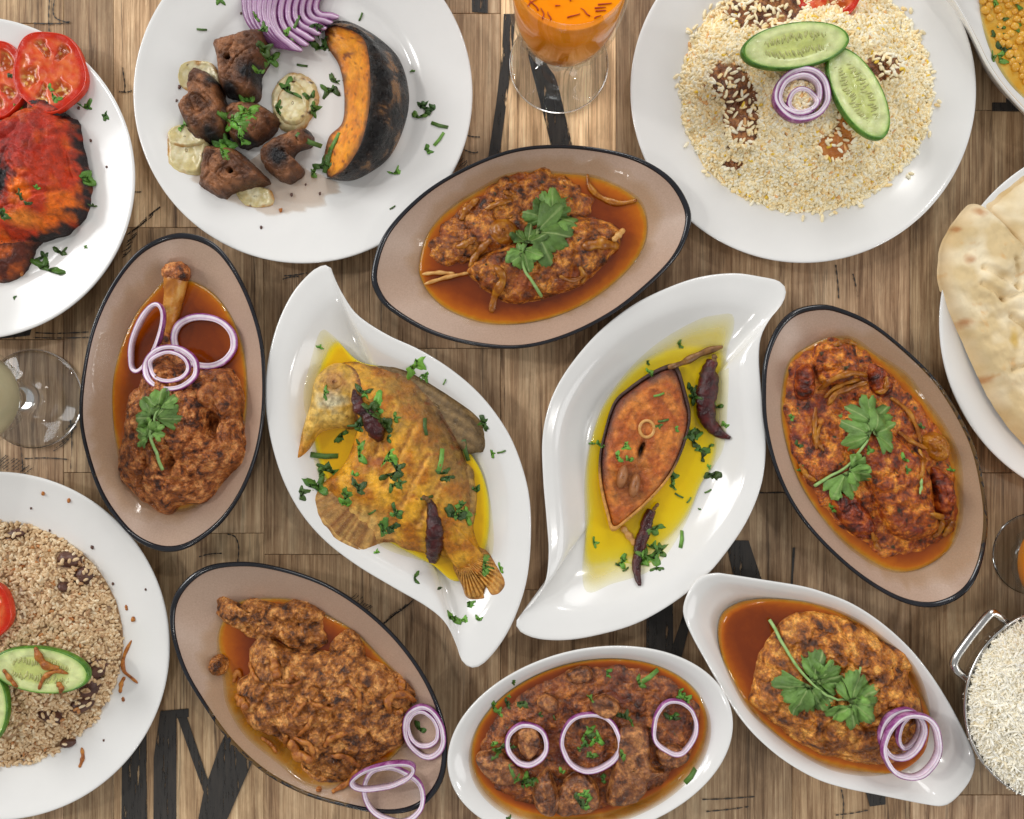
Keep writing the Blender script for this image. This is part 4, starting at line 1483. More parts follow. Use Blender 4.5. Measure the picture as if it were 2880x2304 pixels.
def inside(x, y, poly):
    c = False
    for (ax, ay), (bx, by) in zip(poly, poly[1:] + poly[:1]):
        if (ay > y) != (by > y) and x < (bx - ax) * (y - ay) / (by - ay) + ax:
            c = not c
    return c


def maskC(x, y):
    return .86 if any(inside(x, y, pts) for pts, _ in meatC) else 0.0


gC = grains('rice_grains', RC, 11000, sC, .0068, .00138, PAL_C, 'loose pale yellow rice grains over the lamb rice heap', mask=maskC, seed=2, bounds=(1880, -30, 2660, 640), jit=.0004, sink=.85)
grains('rice_grains', ellipse(2268, 258, 376, 360, 0, 40), 420, Surf(plC, moundC), .0068, .00138, PAL_C, 'stray pale yellow rice grains at the foot of the lamb rice', seed=21, bounds=(1880, -30, 2680, 660), jit=.0, mask=lambda x, y: 1.0 if math.hypot((x - 2268) / 345, (y - 258) / 328) < 1 else 0.0)
cucumber(2415, 260, 146, 64, 66, sC, 'cucumber slice lying under another, beside potato in yellow rice', tilt=(-6, 4), lift=.002)
cucumber(2238, 126, 152, 64, -8, sC, 'cucumber slice overlapping its neighbour beside the tomato on yellow rice', tilt=(0, 0), lift=.005)
onion_ring(2256, 266, 79, 75, 0, sC, 'wide purple onion ring on the yellow rice', th=17, h=.009, lift=.002)
onion_ring(2250, 268, 62, 58, 0, sC, 'middle onion ring nested inside the wide ring on rice', th=15, h=.008, lift=.002)
onion_ring(2258, 284, 42, 38, 0, sC, 'smallest onion ring nested innermost on the yellow rice', th=14, h=.006, lift=-.001)
tomato(2328, -34, 104, 86, 0, sC, 'tomato slice on the yellow rice beside the cucumber', seed=6.2, lift=.007)

# ------------------------------------------------------------------ plate with naan
plD = plate(2367 * 1.3358, 680 * 1.3358, 390 * 1.3358, 'white round plate under the naan bread')
sD = Surf(plD)


def naan_col(px, py, R, X, Y):
    n = fbm(X, Y, .03, 2.2, 3)
    n2 = fbm(X, Y, .008, 6.1, 3)
    c = mc((216, 192, 146), (240, 224, 190), n * 2.4 + .5)
    c = mc(c, (214, 164, 100), np.clip((n2 - .30) * 4, 0, 1) * .6)
    c = mc(c, (216, 172, 108), np.clip((R - .9) * 8, 0, 1) * .5)
    for ax, ay, ar in ((2688, 745, 16), (2722, 612, 18), (2684, 912, 16), (2742, 1075, 14), (2664, 655, 10)):
        c = mc(c, (178, 112, 58), np.clip(1.4 - np.hypot(px - ax, py - ay) / ar * 1.2 + n2, 0, 1) * .7)
    c = mc(c, (196, 158, 60), np.clip(1.3 - np.hypot((px - 2798) / 14, (py - 965) / 34) * 1.2 + n2 * .6, 0, 1) * .7)
    return c


def naan_shape(px, py, R):
    out = np.zeros_like(px)
    for ax, ay, rx, ry, h in ((2770, 760, 50, 40, .007), (2750, 820, 55, 36, .006), (2860, 880, 60, 60, .006), (2700, 660, 40, 50, .003), (2800, 1040, 60, 70, .004), (2720, 900, 40, 60, .003)):
        out += h * np.exp(-((px - ax) / rx) ** 2 - ((py - ay) / ry) ** 2)
    for (ax, ay), (bx, by) in (((2716, 810), (2770, 852)), ((2770, 852), (2822, 836)), ((2795, 900), (2852, 940)), ((2722, 766), (2812, 822)), ((2812, 822), (2805, 745)), ((2800, 1044), (2835, 1034))):
        dx, dy = bx - ax, by - ay
        t = np.clip(((px - ax) * dx + (py - ay) * dy) / (dx * dx + dy * dy), 0, 1)
        d = np.hypot(px - ax - t * dx, py - ay - t * dy)
        out -= .0045 * np.exp(-(d / 8) ** 2)
    return out


nb = blob('naan_bread', [(2752, 600), (2775, 568), (2830, 523), (2880, 490), (3050, 430), (3250, 600), (3200, 900), (3000, 830), (2840, 720)], .016, sD, M['naan'], 'back piece of naan half hidden under the blistered naan', 'bread',
          'naan breads', p=7, q=.6, n=150, m=50, nz=((.03, .003, 'n'), (.010, .0012, 'n')), jag=.02, colfn=naan_col, floor=.012)
sD.add(nb)
nf = blob('naan_bread', [(2711, 582), (2663, 640), (2630, 707), (2625, 785), (2641, 852), (2691, 958), (2736, 1058), (2786, 1152), (2880, 1264), (3000, 1340), (3200, 1200), (3250, 950), (3100, 780),
                         (2980, 740), (2880, 711), (2819, 668), (2791, 635), (2753, 596)], .018, sD, M['naan'], 'front blistered naan folded over the plate edge', 'bread', 'naan breads', p=9, q=.55, n=280, m=130,
          nz=((.045, .006, 'n'), (.040, .0014, 'c'), (.014, .0026, 'n'), (.005, .0008, 'n')), jag=.015, colfn=naan_col, shape=naan_shape, settle=70, floor=.019)
sD.add(nf)

# ------------------------------------------------------------------ plate with brown rice
plE = plate(-9 * 1.3358, 1360 * 1.3358, 367 * 1.3358, 'white round plate under the brown rice')
sE = Surf(plE)
RE = ellipse(-6, 1812, 345, 340, 0, 40)
moundE = blob('rice_heap', RE, .036, sE, M['rice'], 'heap of brown spiced rice under tomato and cucumber', 'rice', p=1.9, q=.75, n=150, m=50, nz=((.025, .006, 'n'), (.009, .0040, 'n')), jag=.02, kind='stuff',
              colfn=lambda px, py, R, X, Y: mc((170, 136, 100), (198, 166, 128), fbm(X, Y, .02, 1, 2) * 2 + .5))
sE.add(moundE)
bits_E = [((43, 1503), 30, 15, -15, 'dark meat bit poking from the top of the brown rice'), ((190, 1575), 32, 22, 20, 'dark meat bit at the rim side of brown rice'), ((232, 1622), 24, 28, 10, 'reddish meat bit near edge of brown rice'),
          ((178, 1652), 18, 14, 30, 'small black meat bit between tomato and rice edge'), ((262, 1880), 34, 30, 0, 'dark meat chunk beside the cucumber tip on brown rice'), ((250, 1930), 26, 40, 20, 'brown meat chunk just below cucumber tip'),
          ((140, 2015), 34, 18, 25, 'dark meat bit below the cucumber in brown rice'), ((225, 1985), 34, 22, -20, 'red brown meat shred near the lower rice edge'), ((190, 2090), 24, 14, -10, 'dark meat bit low on the brown rice')]
for c, a, b, r, lb in bits_E:
    o = blob('meat_chunk', ellipse(c[0], c[1], a, b, r, 10), .006, sE, M['bean'], lb, 'meat', 'meat bits in brown rice', p=2.5, q=.6, n=40, m=14, nz=((.006, .0012, 'n'),), jag=.12, settle=50)
    sE.add(o)
PAL_E = [(46, (222, 192, 150)), (26, (208, 174, 130)), (18, (236, 214, 178)), (6, (180, 138, 98)), (2, (190, 128, 72))]


def maskE(x, y):
    for c, a, b, r, _ in bits_E:
        if math.hypot((x - c[0]) / (a + 3), (y - c[1]) / (b + 3)) < 1:
            return .85
    return 0.0


gE = grains('rice_grains', RE, 7200, sE, .0057, .00138, PAL_E, 'loose brown spiced rice grains over the brown rice heap', mask=maskE, seed=5, bounds=(-60, 1440, 380, 2200), jit=.0008, sink=.7)
tomato(-58, 1722, 90, 92, 0, sE, 'tomato slice on the brown rice', seed=3.3, lift=.002)
cucumber(-46, 1990, 66, 110, 0, sE, 'cucumber slice tucked under another on the brown rice', lift=.002)
cucumber(112, 1886, 134, 64, 9, sE, 'cucumber slice with fried onion on the brown rice', lift=.004, tilt=(0, -4))
g = 'fried onion on the brown rice plate'
for pth, w in [([(369, 1802), (352, 1836), (345, 1866), (350, 1890), (370, 1908), (386, 1922)], 11), ([(350, 1905), (341, 1922), (337, 1950)], 12), ([(228, 2104), (232, 2130), (222, 2160)], 11),
               ([(353, 1702), (356, 1718)], 8), ([(344, 1962), (347, 1974)], 9)]:
    strand(pth, w, sE, 'onion_fried', 'fried_onion', 'crisp fried onion strand dropped on the white plate of brown rice', 'onion', g)
for pth, w in [([(98, 1822), (112, 1850), (130, 1872), (165, 1880)], 22), ([(108, 1940), (125, 1905), (160, 1888), (190, 1896)], 13), ([(8, 1884), (28, 1910), (48, 1934)], 13), ([(160, 1920), (172, 1935), (168, 1948)], 16),
               ([(14, 1600), (40, 1604), (68, 1590)], 12), ([(165, 1740), (185, 1745), (205, 1738)], 14)]:
    strand(pth, w, sE, 'onion_fried', 'fried_onion', 'crisp fried onion strand lying on the ' + ('cucumber slice' if pth[0][1] > 1800 else 'brown rice beside tomato'), 'onion', g)

# ------------------------------------------------------------------ oval dish: fish in onion sauce
dish1, s1 = stone_dish([(1044, 764), (1083, 653), (1189, 542), (1317, 465), (1445, 418), (1573, 406), (1701, 418), (1808, 448), (1893, 504), (1940, 581), (1940, 645), (1906, 721), (1829, 802), (1723, 884), (1595, 948),
                        (1467, 980), (1339, 973), (1211, 939), (1104, 879), (1057, 828)], 'taupe oval dish holding the fish steak in onion sauce')
GP = k5([(320, 870), (360, 690), (440, 560), (560, 450), (720, 350), (900, 260), (1100, 235), (1300, 245), (1500, 270), (1700, 360), (1800, 450), (1835, 600), (1800, 760), (1680, 920), (1480, 1080), (1250, 1190),
                          (1000, 1245), (750, 1245), (520, 1160), (400, 1060), (340, 960)])
stain(GP, s1, 'faint oily stain on the dish wall round the fish curry')
gv1 = liquid('gravy', GP, s1, M['gravy'], 'red brown oily gravy round the fish in onion sauce', 'gravy')
s1.add(gv1)
o = blob('onion_masala', k5([(410, 700), (560, 500), (720, 400), (930, 250), (1220, 245), (1450, 400), (1430, 540), (1300, 620), (1000, 760), (780, 800), (600, 850), (450, 850)]), .009, s1, M['masala'],
         'chunky onion sauce heaped behind the fish steak', 'sauce', p=3, q=.6, n=150, m=54, nz=((.020, .0046, 'n'), (.034, .0042, 'c'), (.008, .0016, 'n'), (.0035, .0008, 'n')), jag=.14)
s1.add(o)
o = blob('fish_steak', k5([(640, 880), (800, 760), (1000, 690), (1300, 540), (1500, 540), (1670, 640), (1600, 790), (1420, 970), (1200, 1060), (1000, 1105), (850, 1080), (720, 980)]), .018, s1, M['masala'],
         'curried fish steak coated in onion sauce under the coriander sprig', 'fish', p=4, q=.55, n=150, m=54, nz=((.020, .0046, 'n'), (.034, .0042, 'c'), (.008, .0016, 'n'), (.0035, .0008, 'n')), jag=.05)
s1.add(o)
g = 'cooked onion strips in the fish curry'
for pth, w in [([(1435, 260), (1450, 340), (1520, 410), (1640, 450), (1760, 430)], 16), ([(1400, 740), (1520, 720), (1640, 735)], 30), ([(820, 860), (880, 940), (830, 1050), (800, 1170)], 24), ([(660, 870), (720, 770), (800, 690)], 22),
               ([(600, 560), (650, 480), (720, 420)], 20), ([(760, 490), (860, 450), (940, 430)], 16), ([(1250, 930), (1330, 960), (1400, 930), (1390, 870)], 13), ([(1390, 980), (1420, 930), (1380, 870)], 12), ([(880, 370), (940, 400)], 12),
               ([(570, 740), (640, 715), (700, 680)], 20)]:
    strand(k5(pth), w, s1, 'onion_cooked', 'onion_strip', 'golden cooked onion strip in the fish steak curry', 'onion', g, flat=.5, lift=.001)
o = blob('onion_petal', k5(ellipse(880, 630, 95, 85, 20, 12)), .006, s1, M['onion_cooked'], 'rounded golden onion petal left of the coriander sprig on fish curry', 'onion', p=3, n=50, m=18)
s1.add(o)
for a, b, lb in (((360, 985), (650, 912), 'thick pale fish fin spine jutting from the fish steak curry'), ((345, 920), (560, 915), 'thin fish fin spine lying in fish curry gravy')):
    strand(k5([a, ((a[0] + b[0]) / 2, (a[1] + b[1]) / 2 - 8), b]), 11, s1, 'fishbone', 'fin_spine', lb, 'bone', 'fin spines', 1, .002)
strand(k5([(1600, 700), (1640, 660), (1670, 630)]), 18, s1, 'fishbone', 'fish_bone', 'short pale bone at the tip of the curried fish steak', 'bone', None, .8, .002)
sprig([k5([(1130, 1062), (1080, 980), (1020, 890), (1005, 800), (1040, 700), (1095, 640)]), k5([(1095, 640), (1160, 560), (1230, 520)])],
      [tuple(k5([(1200, 540)])[0]) + (105, 55), tuple(k5([(1180, 560)])[0]) + (90, -20), tuple(k5([(1095, 650)])[0]) + (120, 100), tuple(k5([(1040, 720)])[0]) + (70, 10), tuple(k5([(1010, 760)])[0]) + (75, 165), tuple(k5([(1000, 800)])[0]) + (50, -70)],
      s1, 'coriander sprig lying on the fish steak curry')

# ------------------------------------------------------------------ oval dish: lamb shank
dish2, s2 = stone_dish([(512, 654), (436, 673), (370, 722), (305, 814), (256, 929), (229, 1065), (223, 1185), (245, 1294), (283, 1397), (338, 1479), (392, 1528), (463, 1553), (534, 1539), (616, 1479), (676, 1397), (719, 1294), (741, 1185),
                        (746, 1065), (735, 945), (697, 825), (643, 727), (588, 675)], 'taupe oval dish holding the lamb shank')
GP = k6([(870, 260), (980, 270), (1100, 340), (1200, 470), (1260, 640), (1280, 850), (1260, 1050), (1180, 1280), (1050, 1420), (900, 1470), (740, 1400), (640, 1260), (590, 1080), (575, 850), (610, 650), (690, 460), (780, 340)])
stain(GP, s2, 'faint oily stain on the dish wall round the lamb shank')
gv2 = liquid('gravy', GP, s2,
             M['gravy'], 'orange brown gravy round the lamb shank', 'gravy')
s2.add(gv2)
sh = thing('lamb_shank', s2.at(490, 1200), 'braised lamb shank with its bone sticking up', 'lamb')
ORG['lamb_shank'] = np.array(sh.location)
P = np.array([(*W(497, 768, .030), .030), (*W(490, 830, .027), .027), (*W(480, 890, .023), .023), (*W(472, 940, .019), .019), (*W(470, 1010, .016), .016)], float)
V, F = tube(np.stack([np.interp(np.linspace(0, 4, 40), range(5), P[:, i]) for i in range(3)], 1), np.interp(np.linspace(0, 1, 40), [0, .08, .3, .7, 1], [.0088, .0092, .0074, .0068, .008]), 20)
V += (.0007 * fbm(V[:, 0], V[:, 1], .006, 3.1, 2))[:, None]
bn = build('bone', V, F, M['bone'], sh)
gv0, gf0 = grain_geo(24, 14)
kv = gv0 * np.array([.0112, .0085, .0100]) + np.array([P[0, 0], P[0, 1], .0300])
kv = kv + (gv0 * (.0022 * fbm(kv[:, 0] + kv[:, 2], kv[:, 1], .005, 3.7, 3, 'b'))[:, None])
kb = build('knuckle', kv, gf0, M['shank'], sh)
mt = blob('meat', k6([(760, 650), (700, 800), (640, 870), (620, 1050), (590, 1220), (620, 1320), (700, 1400), (800, 1480), (860, 1495), (920, 1440), (1050, 1420), (1130, 1320), (1230, 1230), (1260, 1150), (1240, 1000), (1230, 800), (1150, 720), (1000, 720),
                      (900, 640), (850, 530), (790, 550)]), .034, s2, M['shank'], parent=sh, p=2.6, q=.6, n=260, m=110, centre=(500, 1240), nz=((.026, .0060, 'n'), (.036, .0070, 'c'), (.011, .0030, 'n'), (.005, .0024, 'n'), (.0022, .0012, 'n')), jag=.05,
          shape=lambda px, py, R: -.022 * np.exp(-((px - 602) / 20) ** 2 - ((py - 1190) / 46) ** 2) - .014 * np.exp(-((px - 498) / 15) ** 2 - ((py - 1290) / 30) ** 2) - .012 * np.clip((1050 - py) / 120, 0, 1))
s2.add(bn, mt, kb)
onion_ring(572, 961, 92, 76, 12, s2, 'wide onion ring lying flat in the lamb shank gravy', th=19, h=.005, lift=.001)
onion_ring(410, 950, 104, 44, -66, s2, 'long onion ring standing on its edge against the shank bone', th=13, h=.008, tilt=(4, 16), lift=.002)
onion_ring(477, 1035, 78, 64, 10, s2, 'outer onion ring at the neck of the lamb shank', th=15, h=.006, lift=.001)
onion_ring(474, 1030, 58, 46, 8, s2, 'inner onion ring nested at the neck of the lamb shank', th=12, h=.005, lift=.000)
sprig([k6([(840, 1250), (805, 1150), (780, 1085), (800, 1000), (825, 930)]), k6([(780, 1085), (810, 1050), (840, 1030)])],
      [tuple(k6([(810, 980)])[0]) + (78, -38), tuple(k6([(815, 985)])[0]) + (88, 38), tuple(k6([(825, 930)])[0]) + (66, 4), tuple(k6([(780, 1080)])[0]) + (52, -65), tuple(k6([(800, 1055)])[0]) + (44, 50)],
      s2, 'coriander sprig lying on the lamb shank meat')

# ------------------------------------------------------------------ oval dish: chicken in tomato and onion
dish3, s3 = stone_dish([(2301, 856), (2360, 865), (2451, 905), (2547, 980), (2632, 1065), (2696, 1161), (2744, 1263), (2771, 1380), (2779, 1476), (2765, 1577), (2733, 1652), (2680, 1695), (2611, 1710), (2525, 1689), (2419, 1625), (2312, 1529), (2232, 1428),
                        (2179, 1316), (2149, 1193), (2144, 1087), (2152, 1001), (2184, 921), (2232, 873)], 'taupe oval dish holding meat in tomato and onion sauce')
GP = k9([(150, 500), (190, 360), (300, 280), (400, 240), (520, 240), (640, 320), (800, 430), (900, 560), (1000, 700), (1080, 880), (1100, 1100), (1090, 1240), (1030, 1370), (900, 1460), (760, 1485), (620, 1440), (450, 1310), (320, 1140),
                          (230, 980), (170, 800), (140, 640)])
stain(GP, s3, 'faint oily stain on the dish wall round the tomato curry')
gv3 = liquid('gravy', GP, s3, M['gravy'], 'red oily gravy round the meat in tomato and onion sauce', 'gravy')
s3.add(gv3)
o = blob('tomato_masala', k9([(170, 520), (210, 380), (400, 260), (540, 280), (700, 420), (850, 560), (960, 700), (1040, 880), (1070, 1100), (1060, 1260), (980, 1330), (800, 1400), (660, 1380), (480, 1250), (340, 1100), (260, 950), (190, 780)]), .006, s3, M['redmasala'],
         'thick tomato and onion sauce spread round the pieces of meat', 'sauce', p=4, q=.6, n=180, m=70, nz=((.020, .0034, 'n'), (.008, .0014, 'n'), (.0035, .0008, 'n')), jag=.08)
s3.add(o)
for pts, H, lb in [([(330, 300), (420, 260), (530, 290), (560, 400), (540, 470), (420, 500), (340, 470)], .012, 'small piece of meat at the narrow end of tomato curry'),
                   ([(480, 640), (560, 580), (660, 640), (760, 760), (880, 860), (950, 1000), (960, 1150), (990, 1250), (890, 1320), (760, 1300), (680, 1190), (610, 1000), (480, 800)], .016, 'long piece of meat under the coriander in tomato curry'),
                   ([(230, 420), (300, 380), (330, 480), (310, 560), (230, 560)], .011, 'dark red tomato piece beside the small meat in tomato curry'),
                   ([(610, 380), (700, 420), (740, 500), (680, 560), (610, 500)], .009, 'dark brown piece beside the narrow end of tomato curry'),
                   ([(940, 930), (1020, 960), (1060, 1080), (1040, 1200), (970, 1180), (950, 1050)], .010, 'dark flaked piece along the wall of tomato curry'),
                   ([(420, 1080), (520, 1060), (620, 1180), (640, 1300), (540, 1290), (440, 1180)], .011, 'reddish tomato piece below the coriander in tomato curry'),
                   ([(880, 780), (960, 740), (1030, 800), (1030, 880), (950, 890)], .0101, 'golden lump at the side of the tomato curry')]:
    o = blob('meat_piece', k9(pts), H, s3, M['onion_cooked'] if H == .0101 else M['redmasala'] if H > .0115 else M['darkred'], lb, 'meat', None, p=3.2, q=.55, n=120, m=44, nz=((.020, .0046, 'n'), (.034, .0042, 'c'), (.008, .0016, 'n'), (.0035, .0008, 'n')), jag=.05, settle=45)
    s3.add(o)
g = 'cooked onion strips in the tomato curry'
for pth, w in [([(340, 520), (420, 460), (520, 430), (595, 450)], 17), ([(390, 600), (430, 540), (520, 500), (600, 480)], 18), ([(370, 560), (440, 500), (560, 460)], 13), ([(325, 610), (318, 700), (325, 790), (330, 830)], 15), ([(350, 700), (330, 780), (370, 840)], 14),
               ([(420, 285), (480, 265), (540, 280)], 16), ([(760, 740), (830, 790), (915, 830)], 13), ([(720, 560), (800, 620), (850, 700), (880, 800)], 13), ([(870, 830), (890, 910), (880, 990)], 13), ([(625, 1270), (640, 1330), (670, 1365)], 15),
               ([(930, 1170), (985, 1200), (975, 1270), (940, 1290)], 17), ([(1000, 1290), (1040, 1230), (1050, 1205)], 20), ([(700, 450), (690, 520), (640, 530)], 14), ([(240, 910), (280, 970), (330, 1000)], 14)]:
    strand(k9(pth), w, s3, 'onion_cooked', 'onion_strip', 'golden cooked onion strip in the tomato curry', 'onion', g, flat=.55, lift=.001)
strand(k9([(875, 1068), (878, 1030), (884, 985)]), 8, s3, 'stem', 'chopped_coriander', 'short green stem piece on the tomato curry', 'coriander', None, 1, .001)
sprig([k9([(320, 1025), (400, 975), (450, 950), (500, 910), (560, 840), (600, 780), (612, 740)]), k9([(612, 740), (620, 680), (620, 650)])],
      [tuple(k9([(618, 690)])[0]) + (95, 0), tuple(k9([(605, 755)])[0]) + (90, -62), tuple(k9([(620, 750)])[0]) + (88, 70), tuple(k9([(470, 950)])[0]) + (104, 150), tuple(k9([(490, 930)])[0]) + (66, 95)],
      s3, 'coriander sprig lying on the tomato and onion curry')
g = 'wilted coriander in the tomato curry'
for a in [(800, 870, 60, 30), (820, 940, 40, 80), (250, 930, 50, 0), (240, 800, 50, 40), (210, 660, 46, 70), (880, 700, 40, 20), (1040, 930, 44, 10), (440, 1140, 50, 60), (620, 840, 50, 100), (570, 900, 40, 30)]:
    x, y = k9([a[:2]])[0]
    bit(x, y, a[2] * .6, a[3], s3, 'dark wilted coriander leaf in the tomato and onion curry', g)

# ------------------------------------------------------------------ oval dish: roast meat with fried onion
dish4, s4 = stone_dish([(654, 1581), (727, 1584), (827, 1607), (926, 1646), (1021, 1707), (1107, 1784), (1176, 1871), (1224, 1957), (1254, 2047), (1258, 2121), (1245, 2198), (1202, 2259), (1142, 2287), (1064, 2289), (956, 2267), (848, 2233), (740, 2173), (641, 2082),
                        (564, 1974), (512, 1884), (482, 1793), (477, 1720), (495, 1664), (538, 1616), (589, 1590)], 'taupe oval dish holding the meat topped with fried onion')
GP = k11([(350, 640), (365, 470), (480, 310), (700, 285), (900, 300), (1050, 390), (1230, 490), (1400, 650), (1560, 800), (1620, 950), (1560, 1250), (1300, 1450), (1000, 1480), (750, 1320), (550, 1150), (430, 960), (390, 800)])
stain(GP, s4, 'faint oily stain on the dish wall round the fried onion meat')
gv4 = liquid('gravy', GP, s4, M['gravy'],
             'orange oily gravy round the meat with fried onion', 'gravy')
s4.add(gv4)
for pts, H, lb in [([(350, 400), (375, 270), (470, 340), (560, 290), (750, 330), (860, 300), (1030, 380), (1040, 480), (1060, 590), (950, 640), (800, 600), (740, 560), (600, 560), (480, 500)], .014, 'ragged dark meat chunk at the far end of fried onion dish'),
                   ([(1080, 590), (1200, 490), (1290, 570), (1300, 680), (1120, 660)], .010, 'small meat chunk beside the big fried onion meat'),
                   ([(560, 620), (650, 530), (750, 590), (900, 640), (1100, 640), (1260, 650), (1440, 740), (1560, 800), (1640, 920), (1600, 1080), (1540, 1250), (1400, 1350), (1280, 1440), (1200, 1480), (1050, 1480), (930, 1430), (850, 1300), (700, 1200), (570, 1130), (490, 1000),
                     (470, 850), (555, 760)], .026, 'big piece of meat covered in spice paste and fried onion'),
                   (ellipse(355, 725, 60, 68, 0, 12), .010, 'small round brown meat ball alone on the taupe dish')]:
    o = blob('meat_piece', k11(pts), H, s4, M['dopiaza'], lb, 'meat', None, p=2.8, q=.55, n=230, m=96, nz=((.024, .0050, 'n'), (.036, .0060, 'c'), (.010, .0026, 'n'), (.005, .0022, 'n'), (.0022, .0010, 'n')), jag=.08, settle=40)
    s4.add(o)
g = 'fried onion on the meat'
for pth, w in [([(1190, 840), (1240, 870), (1280, 930), (1275, 1020)], 13), ([(1480, 1030), (1465, 960), (1500, 915), (1580, 910), (1645, 955)], 22), ([(1500, 1020), (1540, 1025), (1560, 1000)], 15), ([(950, 955), (1040, 990), (1110, 1005)], 13),
               ([(970, 1050), (940, 1120), (880, 1175)], 12), ([(1200, 1160), (1100, 1190), (1050, 1250)], 16), ([(1090, 1310), (1190, 1315), (1280, 1380)], 16), ([(1270, 1390), (1215, 1470), (1100, 1545)], 16), ([(840, 1200), (870, 1270), (970, 1345)], 30),
               ([(850, 1190), (960, 1240), (980, 1330)], 15), ([(710, 835), (830, 855), (900, 825)], 11), ([(820, 820), (850, 790), (880, 815)], 12), ([(850, 1060), (890, 1000), (930, 960)], 11), ([(805, 1175), (800, 1240)], 14), ([(1010, 1540), (1020, 1510)], 16),
               ([(560, 700), (590, 780), (620, 830)], 12), ([(460, 830), (480, 760), (510, 800)], 14), ([(480, 920), (530, 980), (540, 1010)], 26), ([(1530, 800), (1560, 840), (1540, 880)], 20), ([(640, 1190), (700, 1230), (740, 1290)], 12), ([(720, 670), (735, 740), (745, 810)], 26)]:
    strand(k11(pth), w, s4, 'onion_fried', 'fried_onion', 'curled golden fried onion strand on the big piece of meat', 'onion', g, flat=.6, lift=.0015, ends=.45)
o = bit(*k11([(1680, 1110)])[0], 46, 20, s4, 'dark coriander leaf inside the onion rings beside the fried onion meat', None)
onion_ring(*k11([(1700, 1160)])[0], 62, 80, -8, s4, 'purple edged onion ring on the dish wall beside fried onion meat', th=15, h=.006, tilt=(8, 18))
onion_ring(*k11([(1690, 1140)])[0], 48, 58, -8, s4, 'smaller onion ring nested in the purple edged ring by fried onion meat', th=13, h=.005, tilt=(8, 18), lift=.002)
onion_ring(*k11([(1500, 1570)])[0], 94, 74, 20, s4, 'onion ring lying over the black dish rim above the table', th=14, h=.005, tilt=(-10, 4))
onion_ring(*k11([(1430, 1450)])[0], 98, 40, -17, s4, 'flattened onion ring leaning on the fried onion meat', th=13, h=.009, tilt=(18, 0), lift=.004)

# ------------------------------------------------------------------ white leaf dish: fried whole fish
LF1, sl1 = white_dish([(915, 745), (880, 760), (827, 817), (787, 893), (760, 980), (747, 1073), (750, 1173), (770, 1273), (803, 1367), (853, 1453), (920, 1527), (1007, 1593), (1107, 1653), (1200, 1707), (1253, 1753), (1283, 1813), (1300, 1860), (1327, 1879),
                       (1360, 1867), (1407, 1813), (1447, 1740), (1480, 1640), (1493, 1527), (1490, 1407), (1467, 1307), (1427, 1213), (1360, 1120), (1280, 1047), (1187, 987), (1087, 940), (1007, 887), (967, 833), (940, 780), (930, 753)],
                      'leaf_dish', 'white leaf shaped dish holding the whole fried fish', LEAFP(.032), .032, 'white leaf shaped dishes')
ol = liquid('turmeric_oil', k7([(250, 290), (300, 310), (400, 410), (560, 450), (700, 560), (860, 780), (930, 900), (965, 1050), (968, 1220), (900, 1300), (810, 1350), (700, 1270), (500, 1190), (290, 1010), (225, 860), (195, 700), (175, 560), (205, 420)]), sl1,
            M['oil'], 'yellow turmeric oil pooled under the whole fried fish', 'oil', dmax=.005, fade=.14)
sl1.add(ol)


SLITS = [k7(q) for q in (((560, 600), (480, 800)), ((640, 690), (520, 930)), ((700, 800), (590, 1010)), ((760, 900), (660, 1090)))]


def slit_dist(px, py):
    d = np.full(len(px), 1e9)
    for (ax, ay), (bx, by) in SLITS:
        dx, dy = bx - ax, by - ay
        t_ = np.clip(((px - ax) * dx + (py - ay) * dy) / (dx * dx + dy * dy), 0, 1)
        d = np.minimum(d, np.hypot(px - ax - t_ * dx, py - ay - t_ * dy))
    return d


def fish_col(px, py, R, X, Y):
    n1 = fbm(X, Y, .016, 3.2, 3)
    n2 = fbm(X, Y, .005, 8.2, 3)
    back = (px - 740) - (py - 740) * .62 - 150            # grows toward the back fin
    c = mc((176, 106, 10), (222, 162, 36), n1 * 2.4 + .5)
    c = mc(c, (122, 92, 48), np.clip((back + 70) / 110 + n1 * 1.0, 0, 1) * .85)
    c = mc(c, (80, 64, 44), np.clip((back - 50) / 50 + n2 * .6, 0, 1))
    c = mc(c, (220, 178, 104), np.clip((py - 1370 - (px - 950) * .28) / 70 + n1 * .7, 0, 1) * np.clip((1130 - px) / 80, 0, 1) * .85)
    c = mc(c, (150, 70, 24), np.clip((n2 - .22) * 3, 0, 1) * .75)
    # strips of paler flesh and red-brown slits along the flank
    sl = np.sin((px * .80 + py * .36) / 17 + n1 * 1.6)
    band = np.clip(1 - np.abs(py - 1290) / 140, 0, 1) * np.clip(1 - np.abs(px - 1060) / 150, 0, 1)
    c = mc(c, (150, 78, 30), np.clip(sl - .45, 0, 1) * 1.8 * band)
    c = mc(c, (236, 170, 50), np.clip(-sl - .4, 0, 1) * 1.4 * band)
    ds = slit_dist(px, py)
    c = mc(c, (236, 176, 70), np.clip(1.3 - ds / 14, 0, 1) * .8)
    c = mc(c, (126, 56, 22), np.clip(1.1 - ds / 8 + n2 * 1.6, 0, 1) * .6)
    # fan of rays in the flared belly fin, crisp brown margin
    ray = np.sin(np.arctan2(py - 1240, px - 1120) * 46 + n1 * 3)
    fin = np.clip((py - 1330 - (px - 900) * .42) / 60, 0, 1) * np.clip((1120 - px) / 90, 0, 1)
    c = mc(c, (150, 92, 36), np.clip(ray - .1, 0, 1) * fin * .7)
    c = mc(c, (112, 62, 22), np.clip((R - .93) * 10 + n2, 0, 1) * .8)
    return c


